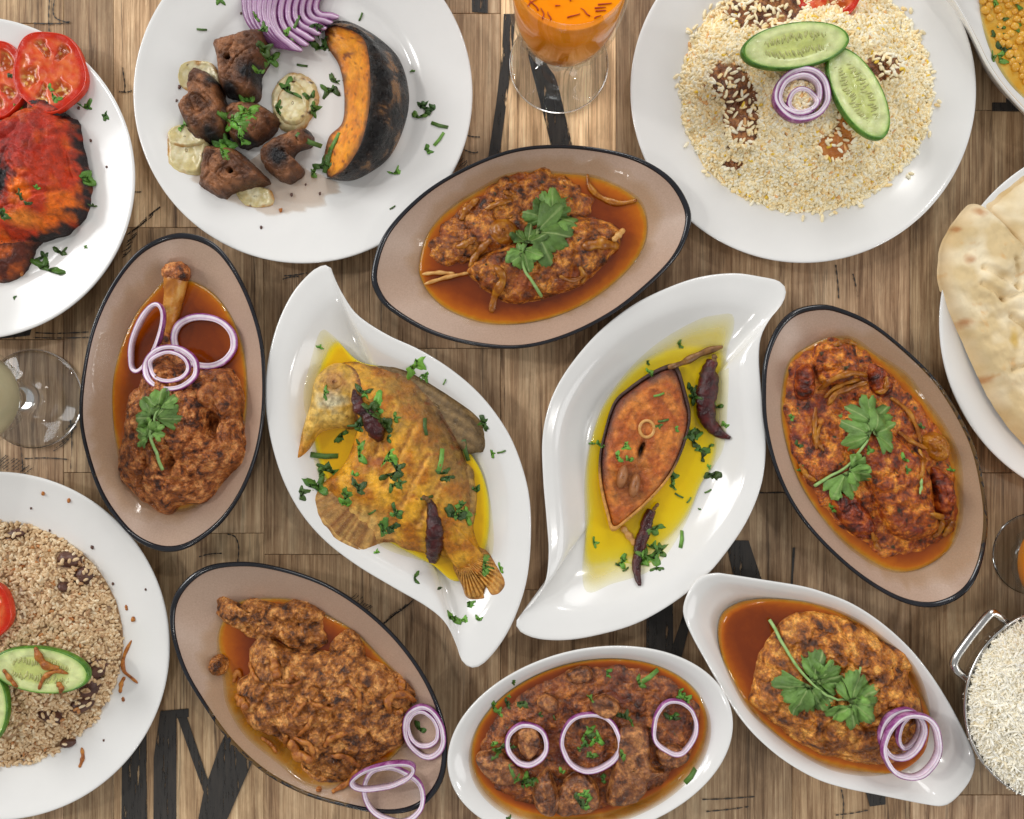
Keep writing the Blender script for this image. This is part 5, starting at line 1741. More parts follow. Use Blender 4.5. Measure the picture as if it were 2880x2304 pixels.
def head_col(px, py, R, X, Y):
    n1 = fbm(X, Y, .010, 1.2, 3)
    n2 = fbm(X, Y, .004, 4.2, 3)
    c = mc((206, 160, 62), (222, 184, 96), n1 * 2 + .5)
    c = mc(c, (206, 196, 160), np.clip(1.5 - np.hypot((px - 942) / 45, (py - 1128) / 34) * 1.3 + n1, 0, 1) * .9)
    c = mc(c, (158, 100, 54), np.clip(1.3 - np.hypot(px - 948, py - 1070) / 44 + n1, 0, 1) * .8)
    c = mc(c, (196, 130, 34), np.clip((py - 1200) / 60 + n1, 0, 1))
    c = mc(c, (172, 108, 26), np.clip((px - 985) / 30 + n1, 0, 1) * .9)
    c = mc(c, (92, 46, 18), np.clip((R - .86) * 9 + n2, 0, 1) * np.clip((px - 960) / 20, 0, 1) * .9)
    c = mc(c, (120, 62, 26), np.clip((n2 - .25) * 3, 0, 1) * .7)
    return c


fx, fy, fz = sl1.at(1080, 1330)
fish = thing('fried_fish', (fx, fy, fz), 'whole fried golden fish with turmeric skin and open jaw', 'fish')
df = blob('dorsal_fin', k7([(480, 440), (600, 452), (760, 542), (900, 640), (935, 700), (937, 790), (900, 800), (850, 800), (760, 680), (620, 540)]), .008, sl1, M['fish'], parent=fish, p=5, q=.6, n=110, m=34,
          nz=((.006, .0008, 'n'),), jag=.02, colfn=lambda px, py, R, X, Y: mc(mc((104, 82, 52), (136, 110, 72), np.sin((px * .6 - py) / 5) * .4 + .5), (70, 56, 40), (R - .9) * 5))
b2 = blob('rear_fin', k7([(850, 850), (885, 870), (892, 920), (902, 1000), (885, 1110), (860, 1110), (850, 980)]), .006, sl1, M['fish'], parent=fish, p=4, q=.6, n=60, m=20, nz=((.004, .0006, 'n'),), jag=.04,
          colfn=lambda px, py, R, X, Y: mc((120, 88, 44), (168, 128, 62), fbm(X, Y, .006, 2, 2) * 2 + .4))
tf = blob('tail_fin', k7([(800, 1270), (870, 1200), (940, 1215), (985, 1270), (1022, 1335), (1000, 1380), (965, 1392), (945, 1360), (932, 1395), (930, 1412), (862, 1416), (835, 1360)]), .009, sl1, M['fish'], parent=fish, p=5, q=.6, n=100, m=34,
          nz=((.006, .0006, 'n'),), jag=.02, shape=lambda px, py, R: .0012 * np.sin(np.arctan2(py - 1560, px - 1300) * 60),
          colfn=lambda px, py, R, X, Y: mc(mc((176, 116, 38), (214, 160, 78), np.sin(np.arctan2(py - 1560, px - 1300) * 60) * .5 + .5), (128, 78, 30), (R - .8) * 4))
sl1.add(df, b2, tf)


def flank(px, py, R):
    sl = np.sin((px * .80 + py * .36) / 17)
    band = np.clip(1 - np.abs(py - 1290) / 150, 0, 1) * np.clip(1 - np.abs(px - 1060) / 160, 0, 1)
    ray = np.sin(np.arctan2(py - 1240, px - 1120) * 46)
    fin = np.clip((py - 1330 - (px - 900) * .42) / 60, 0, 1) * np.clip((1120 - px) / 90, 0, 1)
    return -.0030 * np.clip(sl - .1, 0, 1) * band - .0026 * np.exp(-(slit_dist(px, py) / 9) ** 2) - (.0007 * ray + .006) * fin


bd = blob('body', k7([(320, 420), (480, 438), (620, 492), (720, 590), (800, 710), (850, 830), (872, 960), (880, 1100), (915, 1210), (950, 1262), (920, 1310), (840, 1320), (780, 1250), (700, 1240), (600, 1210), (560, 1190), (520, 1182), (400, 1204), (300, 1140), (240, 1060),
                      (225, 970), (265, 915), (335, 850), (375, 760), (390, 660), (345, 560)]), .023, sl1, M['fish'], parent=fish, p=2.6, q=.62, n=220, m=80, nz=((.026, .0022, 'n'), (.008, .0014, 'n'), (.003, .0007, 'n')), jag=.03, colfn=fish_col, shape=flank,
          centre=(1120, 1290))
sl1.add(bd)
hd = blob('head', k7([(158, 822), (154, 798), (168, 690), (198, 590), (213, 500), (258, 442), (320, 420), (400, 455), (432, 560), (420, 640), (380, 700), (310, 698), (235, 720), (190, 790)]), .017, sl1, M['fish'], parent=fish, p=3, q=.55, n=140, m=50,
          nz=((.012, .0022, 'n'), (.004, .0010, 'n')), jag=.015, colfn=head_col, centre=(930, 1105), settle=20)
ey = blob('eye', k7(ellipse(297, 500, 34, 32, 0, 14)), .0016, Surf(hd), M['fish'], parent=fish, p=2.2, q=.5, n=36, m=12, nz=((.004, .0003, 'n'),), colfn=lambda px, py, R, X, Y: mc((150, 96, 48), (188, 138, 72), R * 1.2 + fbm(X, Y, .004, 3, 2)), settle=60)
sl1.add(hd, ey)
chilli(k7([(380, 535), (392, 575), (410, 612), (440, 640), (465, 685), (490, 745)]), 40, sl1, 'broken dried chilli near the head of the fried fish', taper=(.2, .7, 1, .8, 1.15, 1.1, .6))
chilli(k7([(700, 1000), (716, 1060), (724, 1130), (722, 1200), (714, 1262)]), 46, sl1, 'plump dried chilli near the tail of the fried fish', stem=k7([(678, 985), (690, 990), (702, 1004)]), taper=(.35, .62, .85, 1, 1.05, .95, .5))
g = 'chopped coriander on the fried fish'
for a in [(665, 450, 100, 130), (690, 490, 60, 160), (765, 502, 26, 30, 's'), (950, 670, 80, 70), (925, 690, 40, 200), (975, 803, 40, 80), (1005, 797, 36, 75, 's'), (655, 1325, 50, 80), (748, 1363, 24, 20), (815, 1480, 70, 40), (848, 1495, 40, 10), (910, 1490, 50, 10),
          (890, 1440, 80, 85), (185, 966, 70, 75), (240, 350, 26, 20), (960, 1280, 90, 95), (1010, 1285, 40, 70), (910, 940, 70, 40), (480, 1212, 30, 0), (260, 812, 110, 95, 's'), (290, 850, 90, 20), (240, 920, 90, 30), (265, 880, 70, 80)]:
    x, y = k7([a[:2]])[0]
    on = 'beside the open jaw' if a[0] < 320 else 'beside the tail' if a[1] > 1230 else 'beside the back fin'
    bit(x, y, a[2] * .67, a[3], sl1, 'chopped coriander in the white leaf dish %s of the fried fish' % on, g, *a[4:])
for a in [(275, 548, 50, 90), (425, 525, 70, 10), (440, 560, 60, 150), (510, 590, 110, 65), (470, 610, 80, 40), (410, 665, 76, -10), (410, 690, 60, 10), (345, 745, 90, 140), (535, 670, 80, 50), (570, 650, 50, 80), (430, 800, 90, 80), (410, 755, 40, 20),
          (555, 835, 110, 120), (580, 850, 80, 60), (540, 740, 50, 100), (545, 920, 90, 165), (560, 960, 80, 160), (590, 925, 50, 70), (420, 935, 80, 60), (370, 975, 90, 70), (345, 1000, 60, 10), (460, 1052, 40, 60, 's'), (585, 1045, 90, 70), (560, 1045, 60, 0),
          (530, 1110, 100, 75), (560, 1135, 90, 150), (750, 830, 90, 10, 's'), (755, 870, 60, 0), (778, 920, 60, 170), (855, 790, 90, 170, 's'), (685, 690, 70, 175, 's'), (690, 990, 50, 80, 's'), (840, 1000, 80, 10), (860, 1030, 100, 70), (820, 1040, 90, 20),
          (880, 1060, 80, 80), (830, 1070, 70, 120), (390, 880, 50, 20)]:
    x, y = k7([a[:2]])[0]
    on = 'head and gills' if a[0] < 480 and a[1] < 780 else 'back' if a[0] > 640 and a[1] < 900 else 'flank above the tail' if a[0] > 660 else 'belly fin' if a[1] > 990 or a[0] < 400 else 'middle of the flank'
    bit(x, y, a[2] * .67, a[3], sl1, 'chopped coriander sprinkled on the %s of the fried fish' % on, g, *a[4:])

# ------------------------------------------------------------------ white leaf dish: fish steak in turmeric oil
LF2, sl2 = white_dish([(2066, 768), (2141, 778), (2191, 790), (2211, 815), (2201, 853), (2166, 897), (2141, 947), (2135, 1009), (2141, 1091), (2151, 1178), (2154, 1272), (2141, 1366), (2104, 1460), (2047, 1548), (1978, 1629), (1891, 1698), (1791, 1754), (1690, 1785), (1597, 1801), (1515, 1798),
                       (1465, 1779), (1451, 1754), (1465, 1729), (1503, 1692), (1534, 1635), (1543, 1554), (1537, 1460), (1528, 1353), (1525, 1241), (1540, 1153), (1571, 1078), (1622, 1003), (1690, 928), (1778, 859), (1878, 809), (1972, 778)],
                      'leaf_dish', 'white leaf shaped dish holding the fried fish steak', LEAFP(.032), .032, 'white leaf shaped dishes')
ol2 = liquid('turmeric_oil', k8([(970, 240), (985, 300), (965, 400), (958, 600), (950, 800), (915, 900), (850, 1000), (790, 1150), (700, 1290), (600, 1380), (450, 1430), (322, 1455), (328, 1200), (325, 1000), (342, 850), (390, 680), (460, 560), (560, 440), (680, 340), (820, 262), (900, 242)]), sl2,
             M['oil'], 'yellow turmeric oil pooled round the fried fish steak', 'oil', dmax=.006, fade=.14)
sl2.add(ol2)
sx, sy, sz = sl2.at(1800, 1250)
steak = thing('fish_steak', (sx, sy, sz), 'fried orange brown fish steak with dark skin edge and pale bone ring', 'fish')
ST = [(455, 1195), (430, 1130), (400, 1000), (395, 880), (420, 750), (460, 630), (520, 570), (620, 500), (712, 462), (745, 482), (770, 560), (797, 680), (782, 780), (742, 890), (690, 980), (600, 1080), (520, 1150)]


def steak_col(px, py, R, X, Y):
    n1 = fbm(X, Y, .012, 3.2, 3)
    n2 = fbm(X, Y, .003, 8.2, 2)
    c = mc((168, 84, 28), (206, 124, 48), n1 * 2.2 + .5 + n2 * .3)
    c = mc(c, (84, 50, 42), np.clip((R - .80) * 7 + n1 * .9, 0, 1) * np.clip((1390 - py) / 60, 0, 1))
    fl_ = np.sin(np.hypot((px - 1822) * 1.5, py - 1230) / 7.5 + n1 * 2.5)
    c = mc(c, (140, 62, 18), np.clip(fl_ - .35, 0, 1) * .55)
    hx, hy = k8([(575, 838)])[0]
    c = mc(c, (30, 18, 14), np.clip(1.6 - np.hypot((px - hx - (hy - py) * .25) / 9, (py - hy) / 26) * 1.3, 0, 1))
    cxx, cyy = k8([(528, 985)])[0]
    c = mc(c, (110, 62, 30), np.clip(1.5 - np.hypot((px - cxx) / 50, (py - cyy) / 70) * 1.3 + n1, 0, 1) * .7)
    return c


def steak_shape(px, py, R):
    hx, hy = k8([(575, 838)])[0]
    out = -.006 * np.exp(-((px - hx - (hy - py) * .25) / 9) ** 2 - ((py - hy) / 24) ** 2)
    cxx, cyy = k8([(528, 1000)])[0]
    return out - .0035 * np.exp(-((px - cxx) / 44) ** 4 - ((py - cyy) / 60) ** 4)


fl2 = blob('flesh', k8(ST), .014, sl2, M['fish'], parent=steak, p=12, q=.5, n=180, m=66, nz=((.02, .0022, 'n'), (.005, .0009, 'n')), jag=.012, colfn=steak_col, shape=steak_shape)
sl2.add(fl2)
o_ = spline(k8(ST), 150)
cc_ = o_.mean(0)
rings = []
zt = sl2.zs(*W((cc_ + (o_ - cc_) * .93)[:, 0], (cc_ + (o_ - cc_) * .93)[:, 1], .02))
for f, dz in ((1.005, -.014), (1.028, -.008), (1.03, -.002), (1.015, .0002), (.985, .0006), (.965, -.0004), (.975, -.003)):
    P = cc_ + (o_ - cc_) * f
    z = np.maximum(zt + dz, .007)
    k = (D - z) / (D * S)
    q = np.stack([(P[:, 0] - CX) * k, -(P[:, 1] - CY) * k, z + .0007 * fbm(P[:, 0] / S, P[:, 1] / S, .004, 2 + f, 2)], 1)
    rings.append(q)
V, F = loft(rings)
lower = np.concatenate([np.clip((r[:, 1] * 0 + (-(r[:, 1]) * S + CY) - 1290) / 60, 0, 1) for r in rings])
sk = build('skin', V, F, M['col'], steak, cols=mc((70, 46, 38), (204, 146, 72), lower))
sl2.add(sk)
bx, by, bz = sl2.at(*k8([(605, 745)])[0])
t = np.linspace(0, 2 * math.pi, 29)
V, F = tube(np.stack([bx + .0058 * np.cos(t), by + .0066 * np.sin(t), np.full(29, bz + .0006)], 1), .0013, 8)
build('bone_ring', V, F, M['fishbone'], steak)
for a, b in (((497, 960), 24), ((552, 1000), 24)):
    build_o = blob('roe', k8(ellipse(a[0], a[1], b, 55, 12, 14)), .006, sl2, M['roe'], parent=steak, p=2.2, q=.5, n=44, m=16, nz=((.005, .0005, 'n'),))
    sl2.add(build_o)
strand(k8([(700, 470), (760, 450), (860, 402), (945, 376)]), 20, sl2, 'fin', 'fin', None, None, None, .6, .002, steak, .4)
strand(k8([(495, 1185), (525, 1225), (555, 1265)]), 18, sl2, 'fishbone', 'belly_flap', None, None, None, .5, .001, steak, .7)
chilli(k8([(900, 440), (885, 490), (876, 560), (868, 640), (882, 705), (925, 760), (985, 787)]), 54, sl2, 'thick curved dried chilli beside the upper end of fish steak', stem=k8([(902, 415), (903, 430), (898, 448)]), taper=(.55, .95, 1.05, 1.0, .85, .55, .15))
chilli(k8([(628, 1110), (606, 1170), (585, 1240), (568, 1310), (560, 1380), (576, 1452)]), 34, sl2, 'slender dried chilli below the pointed end of fish steak', stem=k8([(655, 1078), (642, 1092), (628, 1112)]), taper=(.7, 1.0, 1.0, .95, .7, .3))
g = 'chopped coriander round the fish steak'
for a in [(762, 362, 40, 60), (617, 447, 30, 90), (620, 490, 40, 60), (820, 560, 60, 60), (840, 600, 70, 100), (810, 590, 40, 20), (925, 630, 60, 10), (960, 722, 36, 30), (820, 750, 100, 20), (840, 790, 90, 80), (800, 780, 70, 140), (860, 825, 70, 30), (900, 830, 50, 120),
          (870, 868, 50, 90), (740, 965, 70, 80), (730, 990, 60, 30), (905, 975, 80, 170), (880, 1025, 30, 60, 's'), (750, 1045, 40, 120, 's'), (795, 1065, 30, 40, 's'), (842, 1102, 16, 0), (360, 805, 26, 0), (395, 808, 36, 40), (378, 1252, 40, 80), (640, 1215, 80, 165),
          (635, 1260, 60, 20), (760, 1240, 70, 12, 's'), (690, 1280, 80, 60), (620, 1320, 100, 80), (650, 1345, 100, 150), (520, 1340, 80, 95), (480, 1345, 40, 10), (655, 1390, 60, 170), (600, 1300, 70, 40), (890, 915, 24, 60), (510, 1375, 30, 60, 's')]:
    x, y = k8([a[:2]])[0]
    bit(x, y, a[2] * .66, a[3], sl2, 'chopped coriander in the turmeric oil round the fish steak', g, *a[4:])
for a in [(660, 592, 46, 75, 's'), (680, 708, 46, 80, 's'), (663, 738, 30, 160), (490, 865, 60, 70), (520, 830, 50, 120), (530, 870, 50, 20), (745, 745, 30, 80)]:
    x, y = k8([a[:2]])[0]
    bit(x, y, a[2] * .66, a[3], sl2, 'chopped coriander lying on the fried fish steak', g, *a[4:])

# ------------------------------------------------------------------ white boat dish: chicken curry
BT, sb = white_dish([(2012, 1612), (2045, 1615), (2148, 1631), (2252, 1648), (2314, 1665), (2397, 1698), (2479, 1751), (2554, 1818), (2612, 1888), (2666, 1971), (2715, 2062), (2740, 2120), (2742, 2157), (2724, 2203), (2686, 2248), (2653, 2267), (2604, 2263), (2479, 2238), (2376, 2217),
                     (2293, 2190), (2206, 2140), (2132, 2078), (2078, 2016), (2032, 1946), (1991, 1871), (1950, 1797), (1925, 1739), (1923, 1702), (1941, 1656), (1970, 1623)], 'boat_dish', 'white boat shaped dish holding the chicken curry', DEEPP(.036), .036)
gvb = liquid('gravy', k13([(300, 480), (330, 350), (430, 280), (560, 240), (700, 230), (900, 245), (1080, 290), (1250, 370), (1400, 480), (1550, 610), (1640, 750), (1720, 950), (1740, 1100), (1700, 1280), (1560, 1400), (1400, 1425), (1200, 1410), (1000, 1360), (800, 1250), (600, 1090), (470, 960),
                           (380, 800), (320, 650)]), sb, M['gravy'], 'red brown gravy in the white boat dish of chicken curry', 'gravy', dmax=.017)
sb.add(gvb)
cb = blob('chicken_piece', k13([(590, 590), (700, 450), (800, 350), (920, 330), (1100, 350), (1300, 430), (1450, 530), (1590, 650), (1620, 800), (1700, 960), (1700, 1150), (1600, 1300), (1400, 1380), (1200, 1350), (1000, 1300), (800, 1190), (640, 1060), (510, 930), (540, 780)]), .024, sb, M['chickencurry'],
          'large chicken piece in thick brown curry under the coriander sprig', 'chicken', p=2.8, q=.6, n=240, m=100, nz=((.026, .0064, 'n'), (.030, .0070, 'c'), (.011, .0030, 'n'), (.005, .0018, 'n'), (.0022, .0008, 'n')), jag=.05, settle=40)
sb.add(cb)
sprig([k13([(638, 370), (720, 520), (820, 680), (900, 775), (980, 850), (1060, 895), (1160, 915)]), k13([(1165, 905), (1225, 820), (1255, 690)])],
      [tuple(k13([(910, 790)])[0]) + (118, 78), tuple(k13([(960, 790)])[0]) + (88, 40), tuple(k13([(890, 800)])[0]) + (112, 205), tuple(k13([(1160, 915)])[0]) + (78, 42), tuple(k13([(1170, 905)])[0]) + (112, 76), tuple(k13([(1165, 925)])[0]) + (86, 168)],
      sb, 'long coriander sprig lying on the chicken curry in boat dish')
onion_ring(*k13([(1540, 1150)])[0], 62, 78, 20, sb, 'purple onion ring leaning behind another in the white boat dish', th=15, h=.007, tilt=(0, 6), lift=.001)
onion_ring(*k13([(1590, 1130)])[0], 36, 56, 14, sb, 'small onion ring inside the rings in the white boat dish', th=12, h=.008, tilt=(0, 0), lift=.002)
onion_ring(*k13([(1610, 1235)])[0], 88, 94, 10, sb, 'large purple onion ring topmost in the white boat dish', th=15, h=.008, tilt=(0, -6), lift=.001)

# ------------------------------------------------------------------ white oval bowl: beef curry
OB, so = white_dish(ellipse(1660, 2090, 408, 264, -13, 40), 'oval_bowl', 'white oval bowl full of dark beef curry', DEEPP(.040), .040)
gvo = liquid('gravy', ellipse(1658, 2087, 345, 226, -13, 40), so, M['gravy'], 'orange red oil at the rim of the beef curry', 'gravy', dmax=.010)
so.add(gvo)
o = blob('brown_sauce', ellipse(1660, 2080, 312, 196, -13, 30), .005, so, M['beefsauce'], 'thick dark brown sauce between the chunks of beef', 'sauce', p=6, q=.6, n=190, m=76, nz=((.016, .0036, 'n'), (.007, .0020, 'n'), (.003, .0008, 'n')), jag=.10)
so.add(o)
for pts, H, lb in [([(690, 450), (760, 390), (845, 430), (840, 510), (760, 520)], .009, 'small beef chunk beside the small onion ring in brown curry'),
                   ([(1080, 430), (1200, 395), (1300, 480), (1210, 570), (1090, 510)], .009, 'pinkish beef chunk behind the largest onion ring'),
                   ([(250, 850), (400, 800), (560, 900), (600, 1000), (450, 1050), (320, 980)], .010, 'light brown beef chunk left of the small onion ring'),
                   ([(690, 1000), (770, 920), (810, 1000), (840, 1100), (820, 1260), (700, 1230), (660, 1100)], .014, 'tall pale sided beef chunk below the small onion ring'),
                   ([(840, 1080), (1000, 950), (1130, 1060), (1140, 1210), (960, 1265), (830, 1250)], .012, 'smooth brown beef chunk below the largest onion ring'),
                   ([(1280, 640), (1400, 600), (1500, 650), (1520, 900), (1620, 950), (1500, 1020), (1480, 1110), (1380, 1190), (1200, 1180), (1250, 900)], .012, 'large smooth beef chunk between two onion rings'),
                   ([(905, 235), (1060, 195), (1095, 280), (960, 325)], .007, 'beef chunk at the far edge of the brown curry'),
                   ([(1560, 780), (1700, 760), (1800, 850), (1700, 930), (1580, 900)], .007, 'beef chunk under the onion ring near the bowl wall'),
                   ([(560, 640), (680, 620), (720, 760), (640, 860), (560, 780)], .007, 'reddish beef chunk inside the small onion ring')]:
    o = blob('beef_chunk', k12(pts), H, so, M['beef'], lb, 'beef', 'beef chunks in brown curry', p=7, q=.5, n=110, m=44, nz=((.016, .0026, 'n'), (.005, .0007, 'n')), jag=.05, settle=25)
    so.add(o)
g = 'chopped coriander on the beef curry'
for a in [(540, 305, 60, 110), (410, 470, 100, 75), (500, 450, 80, 70), (590, 490, 110, 170), (430, 510, 70, 40), (730, 530, 60, 60), (495, 400, 30, 20), (1230, 240, 90, 95), (1500, 265, 150, 60, 's'), (1460, 290, 110, 70), (1740, 380, 80, 100), (1790, 410, 90, 60), (1740, 420, 70, 160),
          (1330, 530, 90, 20), (1310, 560, 80, 140), (1230, 570, 50, 70), (1380, 580, 40, 60), (1680, 530, 110, 20), (1690, 570, 90, 150), (1080, 620, 80, 10), (1100, 680, 120, 40), (1060, 700, 90, 120), (1130, 760, 110, 170), (1100, 810, 100, 30), (1150, 700, 80, 80),
          (1040, 740, 70, 10), (1010, 780, 60, 60), (1330, 825, 90, 75), (400, 760, 80, 110), (440, 820, 110, 150), (520, 960, 110, 160, 's'), (640, 1000, 110, 60), (620, 1040, 100, 110), (670, 1020, 90, 170), (560, 1010, 60, 120), (1190, 1000, 70, 80), (1050, 1100, 90, 10),
          (1030, 1160, 100, 60), (1080, 1200, 100, 120), (1040, 1130, 80, 150), (500, 1275, 60, 30), (520, 765, 40, 0), (1085, 410, 50, 40), (880, 930, 70, 20), (820, 560, 40, 160, 's'), (1800, 980, 110, 40, 's')]:
    x, y = k12([a[:2]])[0]
    bit(x, y, a[2] * .42, a[3], so, 'chopped coriander leaf scattered over the dark beef curry', g, *a[4:])
onion_ring(*k12([(622, 760)])[0], 61, 62, 0, so, 'smallest purple rimmed onion ring on the beef curry', th=14, h=.006, lift=.001)
onion_ring(*k12([(1080, 750)])[0], 87, 84, 0, so, 'largest purple rimmed onion ring round coriander on beef curry', th=13, h=.007, lift=.001)
onion_ring(*k12([(1692, 635)])[0], 67, 76, 0, so, 'onion ring near the bowl wall on the beef curry', th=12, h=.007, lift=.001)

# ------------------------------------------------------------------ white dish of dal
DL, sd = white_dish([(2630, -90), (2685, 5), (2721, 68), (2747, 120), (2778, 182), (2820, 244), (2880, 312), (2960, 385), (3060, 420), (3160, 370), (3210, 200), (3150, 0), (3050, -150), (2900, -220), (2720, -190)], 'dal_dish', 'white curved dish of yellow dal', DEEPP(.036), .036)
dal = liquid('dal', [(2750, -70), (2754, 0), (2764, 68), (2788, 145), (2828, 218), (2880, 275), (2960, 335), (3060, 350), (3120, 200), (3080, 0), (3000, -120), (2850, -150)], sd, M['dal'], 'thick yellow dal sauce with coriander', 'dal', up=.001)
sd.add(dal)
gv_, gf_ = grain_geo(8, 5)
r_ = random.Random(12)
done = []
while len(done) < 46:
    x, y = r_.uniform(2762, 2900), r_.uniform(-10, 290)
    if y > 20 + (x - 2765) * 2.0 or any(math.hypot(x - a, y - b) < 17 for a, b in done):
        continue
    done.append((x, y))
    wx, wy, wz = sd.at(x, y)
    q = gv_ * np.array([1, 1.1, .7]) * r_.uniform(.0026, .0036)
    a = r_.uniform(0, 6)
    q = np.stack([q[:, 0] * math.cos(a) - q[:, 1] * math.sin(a) + wx, q[:, 0] * math.sin(a) + q[:, 1] * math.cos(a) + wy, q[:, 2] + wz + r_.uniform(-.0004, .0010)], 1)
    put(build('lentil', q, gf_, M['lentil']), 'soft yellow lentil sitting in the dal sauce', 'lentil', 'lentils in the dal')
g = 'coriander in the dal'
for a in [(2806, 12, 34, 80), (2825, 45, 30, 40), (2815, 68, 40, 10), (2806, 92, 44, 20), (2868, 6, 46, 70), (2870, 80, 44, 110), (2826, 128, 46, 40), (2850, 135, 50, 130), (2830, 160, 60, 80), (2860, 160, 46, 20), (2800, 160, 30, 80)]:
    bit(*a, sd, 'dark coriander leaf stirred into the yellow dal', g)

# ------------------------------------------------------------------ steel bowl of plain rice
kz = .050
kR = 278 * (D - kz) / (D * S)
kx, ky = (float(v) for v in W(2988, 1985, kz))
kb_ = thing('steel_bowl', (kx, ky, 0), 'small round steel serving bowl with loop handle full of white rice', 'bowl')
V, F = lathe(kx, ky, [(0, .001), (kR * .55, .001), (kR * .62, .003), (kR * .80, .016), (kR * .93, .036), (kR * .975, kz - .003), (kR * .995, kz - .0015), (kR, kz), (kR * .992, kz + .0012), (kR * .978, kz + .0012), (kR * .966, kz), (kR * .955, kz - .003), (kR * .91, .036),
                      (kR * .78, .018), (kR * .5, .007), (0, .005)], 128)
bw = build('bowl', V, F, M['steel'], kb_)
hp = [(2735, 1925, .040), (2715, 1905, .043), (2690, 1885, .046), (2681, 1868, .047), (2690, 1845, .048), (2730, 1790, .049), (2775, 1735, .050), (2790, 1722, .050), (2806, 1730, .048), (2830, 1755, .043), (2845, 1768, .040)]
P = np.array([(*map(float, W(a, b, c)), c) for a, b, c in hp])
tt = np.linspace(0, len(hp) - 1, 60)
P = np.stack([np.interp(tt, range(len(hp)), P[:, i]) for i in range(3)], 1)
for _ in range(3):
    P[1:-1] = (P[:-2] + P[1:-1] * 2 + P[2:]) / 4
V, F = tube(P, .0033, 12)
build('handle', V, F, M['steel'], kb_)
sk_ = Surf(bw)
RK = ellipse(2988, 1985, 266, 266, 0, 36)
mk = blob('rice_heap', RK, .020, sk_, M['rice'], 'heap of plain white rice in the steel bowl', 'rice', p=2.5, q=.6, n=110, m=40, nz=((.02, .003, 'n'), (.007, .002, 'n')), kind='stuff', base=kz - .006, zc=.040,
          colfn=lambda px, py, R, X, Y: np.tile(alin((236, 226, 200)), (len(px), 1)))
sk_.add(mk)
grains('rice_grains', ellipse(2988, 1985, 258, 258, 0, 36), 17000, sk_, .0118, .00105, [(60, (252, 246, 228)), (25, (255, 252, 240)), (15, (242, 230, 200))], 'long loose white rice grains in the steel bowl', pitch=.4, bend=.18, seed=9, jit=.0016, bounds=(2690, 1700, 2930, 2290))


# ------------------------------------------------------------------ glasses
def goblet(px, py, label, drink_label, drink_cat, mat, h=.165, foot=.041, rb=.041, z_b=.052, fill=.9):
    x, y = (float(v) for v in W(px, py, .004))
    t = .0022
    pr = [(0, .0004), (foot * .5, .0006), (foot * .93, .0004), (foot * .985, .001), (foot, .0022), (foot * .985, .0036), (foot * .90, .0048), (foot * .6, .0072), (foot * .34, .0112), (.0100, .0165), (.0085, .024), (.0090, z_b - .016), (.0120, z_b - .008), (.0190, z_b - .001, .05),
          (rb * .72, z_b + .012, .07), (rb * .88, z_b + .028, .06), (rb * .97, z_b + .050, .03), (rb, z_b + .075, 0), (rb, h - .001), (rb - t * .3, h), (rb - t * .7, h), (rb - t, h - .001), (rb - t, z_b + .075), (rb * .97 - t, z_b + .050), (rb * .88 - t, z_b + .029),
          (rb * .70 - t, z_b + .0145), (.0165, z_b + .0040), (.008, z_b + .0022), (0, z_b + .0020)]
    if z_b < .04:                                   # squat: the stem shrinks in proportion
        pr = [((p[0], p[1] * .30) + tuple(p[2:])) if i_ < 12 else p for i_, p in enumerate(pr)]
        pr[12] = (.0120, z_b - .0074)
    pr = [(p + (0,))[:3] if len(p) == 2 else p for p in pr]
    gl = thing('stemmed_glass', (x, y, 0), label, 'glass', 'stemmed drinking glasses')
    V, F = lathe(x, y, pr[:13] + [(.006, z_b - .0072, 0), (0, z_b - .0070, 0)], 96, flute=16)
    build('foot', V, F, M['glass'], gl)
    V, F = lathe(x, y, [(0, z_b - .0066, 0), (.0062, z_b - .0068, 0), (.0124, z_b - .0076, 0)] + pr[13:], 128, flute=16)
    build('bowl', V, F, M['thinglass'], gl)
    e = .0003
    top = z_b + (h - z_b) * fill
    pd = [(0, z_b + .0024), (.0076, z_b + .0026), (.0158, z_b + .0045), (rb * .70 - t - e, z_b + .0150), (rb * .88 - t - e, z_b + .0295), (rb * .97 - t - e, z_b + .0505), (rb - t - e, z_b + .075), (rb - t - e, top), (rb - t - .0015, top - .0004), (0, top - .0004)]
    V, F = lathe(x, y, pd, 64)
    dr = build('drink', V, F, M[mat], origin=(x, y, z_b))
    put(dr, drink_label, drink_cat, 'drinks in the glasses')
    return x, y, top, rb


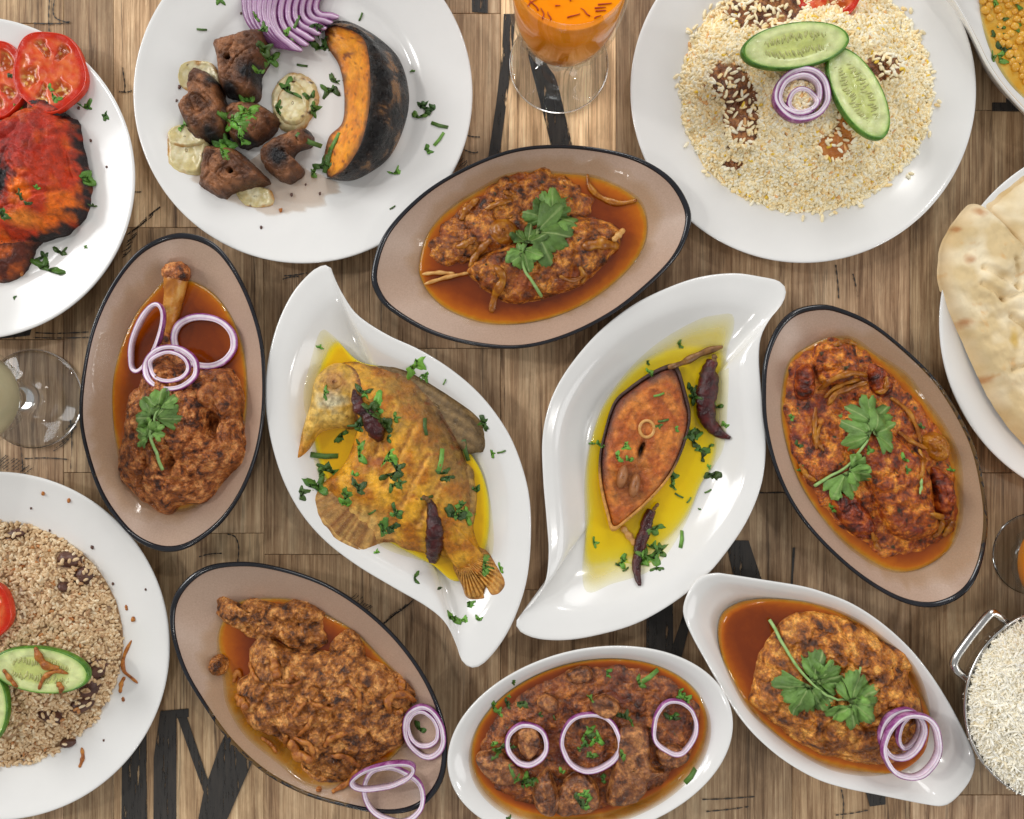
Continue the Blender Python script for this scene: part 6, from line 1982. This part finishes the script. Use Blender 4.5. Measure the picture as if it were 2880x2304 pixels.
x, y, top, rb = goblet(1572, 178, 'clear stemmed glass of orange drink beside the white liver plate', 'orange drink with saffron strands in its stemmed glass', 'drink', 'orange_drink')
r_ = random.Random(5)
for i in range(26):
    a, q, th = r_.uniform(3.3, 6.1), r_.uniform(.010, .034), r_.uniform(0, 3.14)
    L_ = r_.uniform(.004, .009)
    px_, py_ = x + q * math.cos(a), y + q * math.sin(a)
    P = np.array([(px_ + L_ * u_ * math.cos(th) + .0008 * math.sin(u_ * 5 + i), py_ + L_ * u_ * math.sin(th), top + .0001) for u_ in np.linspace(-.5, .5, 8)])
    V, F = tube(P, np.linspace(.0005, .00025, 8), 5)
    put(build('saffron_strand', V, F, M['saffron']), 'red saffron strand floating on the orange drink', 'saffron', 'saffron strands')
goblet(90, 1122, 'clear stemmed glass of pale drink beside the lamb shank dish', 'pale cloudy drink in its stemmed glass', 'drink', 'pale_drink')
goblet(2914, 1560, 'squat stemmed glass of orange drink beside the steel bowl', 'orange drink in the squat stemmed glass', 'drink', 'orange_drink', h=.11, z_b=.015, foot=.034, rb=.047)

# ------------------------------------------------------------------ crumbs and specks on the plates
for sf, lb, gp, spots in ((sA, 'tiny dark crumb on the tandoori chicken plate', 'crumbs on the chicken plate', [(222, 305, 4), (256, 396, 3.5), (62, 770, 6), (300, 470, 3)]),
                          (sB, 'tiny brown crumb on the liver plate', 'crumbs on the liver plate', [(505, 245, 4.5), (497, 283, 3), (820, 548, 4), (790, 592, 5), (678, 38, 3), (735, 640, 4), (900, 545, 3.5), (860, 520, 3)]),
                          (sE, 'tiny brown spice crumb on the brown rice plate', 'crumbs on the brown rice plate', [(122, 1388, 5), (194, 1408, 5), (88, 1430, 3), (260, 1540, 4.5), (318, 1642, 3.5), (375, 1741, 6), (140, 1492, 3), (292, 2082, 3), (410, 1658, 3)])):
    for x_, y_, r__ in spots:
        wx, wy, wz = sf.at(x_, y_)
        q = gv_ * np.array([1, 1.25, .6]) * r__ / S
        q = q * (1 + .5 * fbm(q[:, 0] * 900 + x_, q[:, 1] * 900, 1.0, x_ % 7, 2))[:, None] + np.array([wx, wy, wz + r__ * .4 / S])
        put(build('crumb', q, gf_, M['bean'] if r__ < 4.6 else M['onion_fried']), lb, 'crumb', gp)
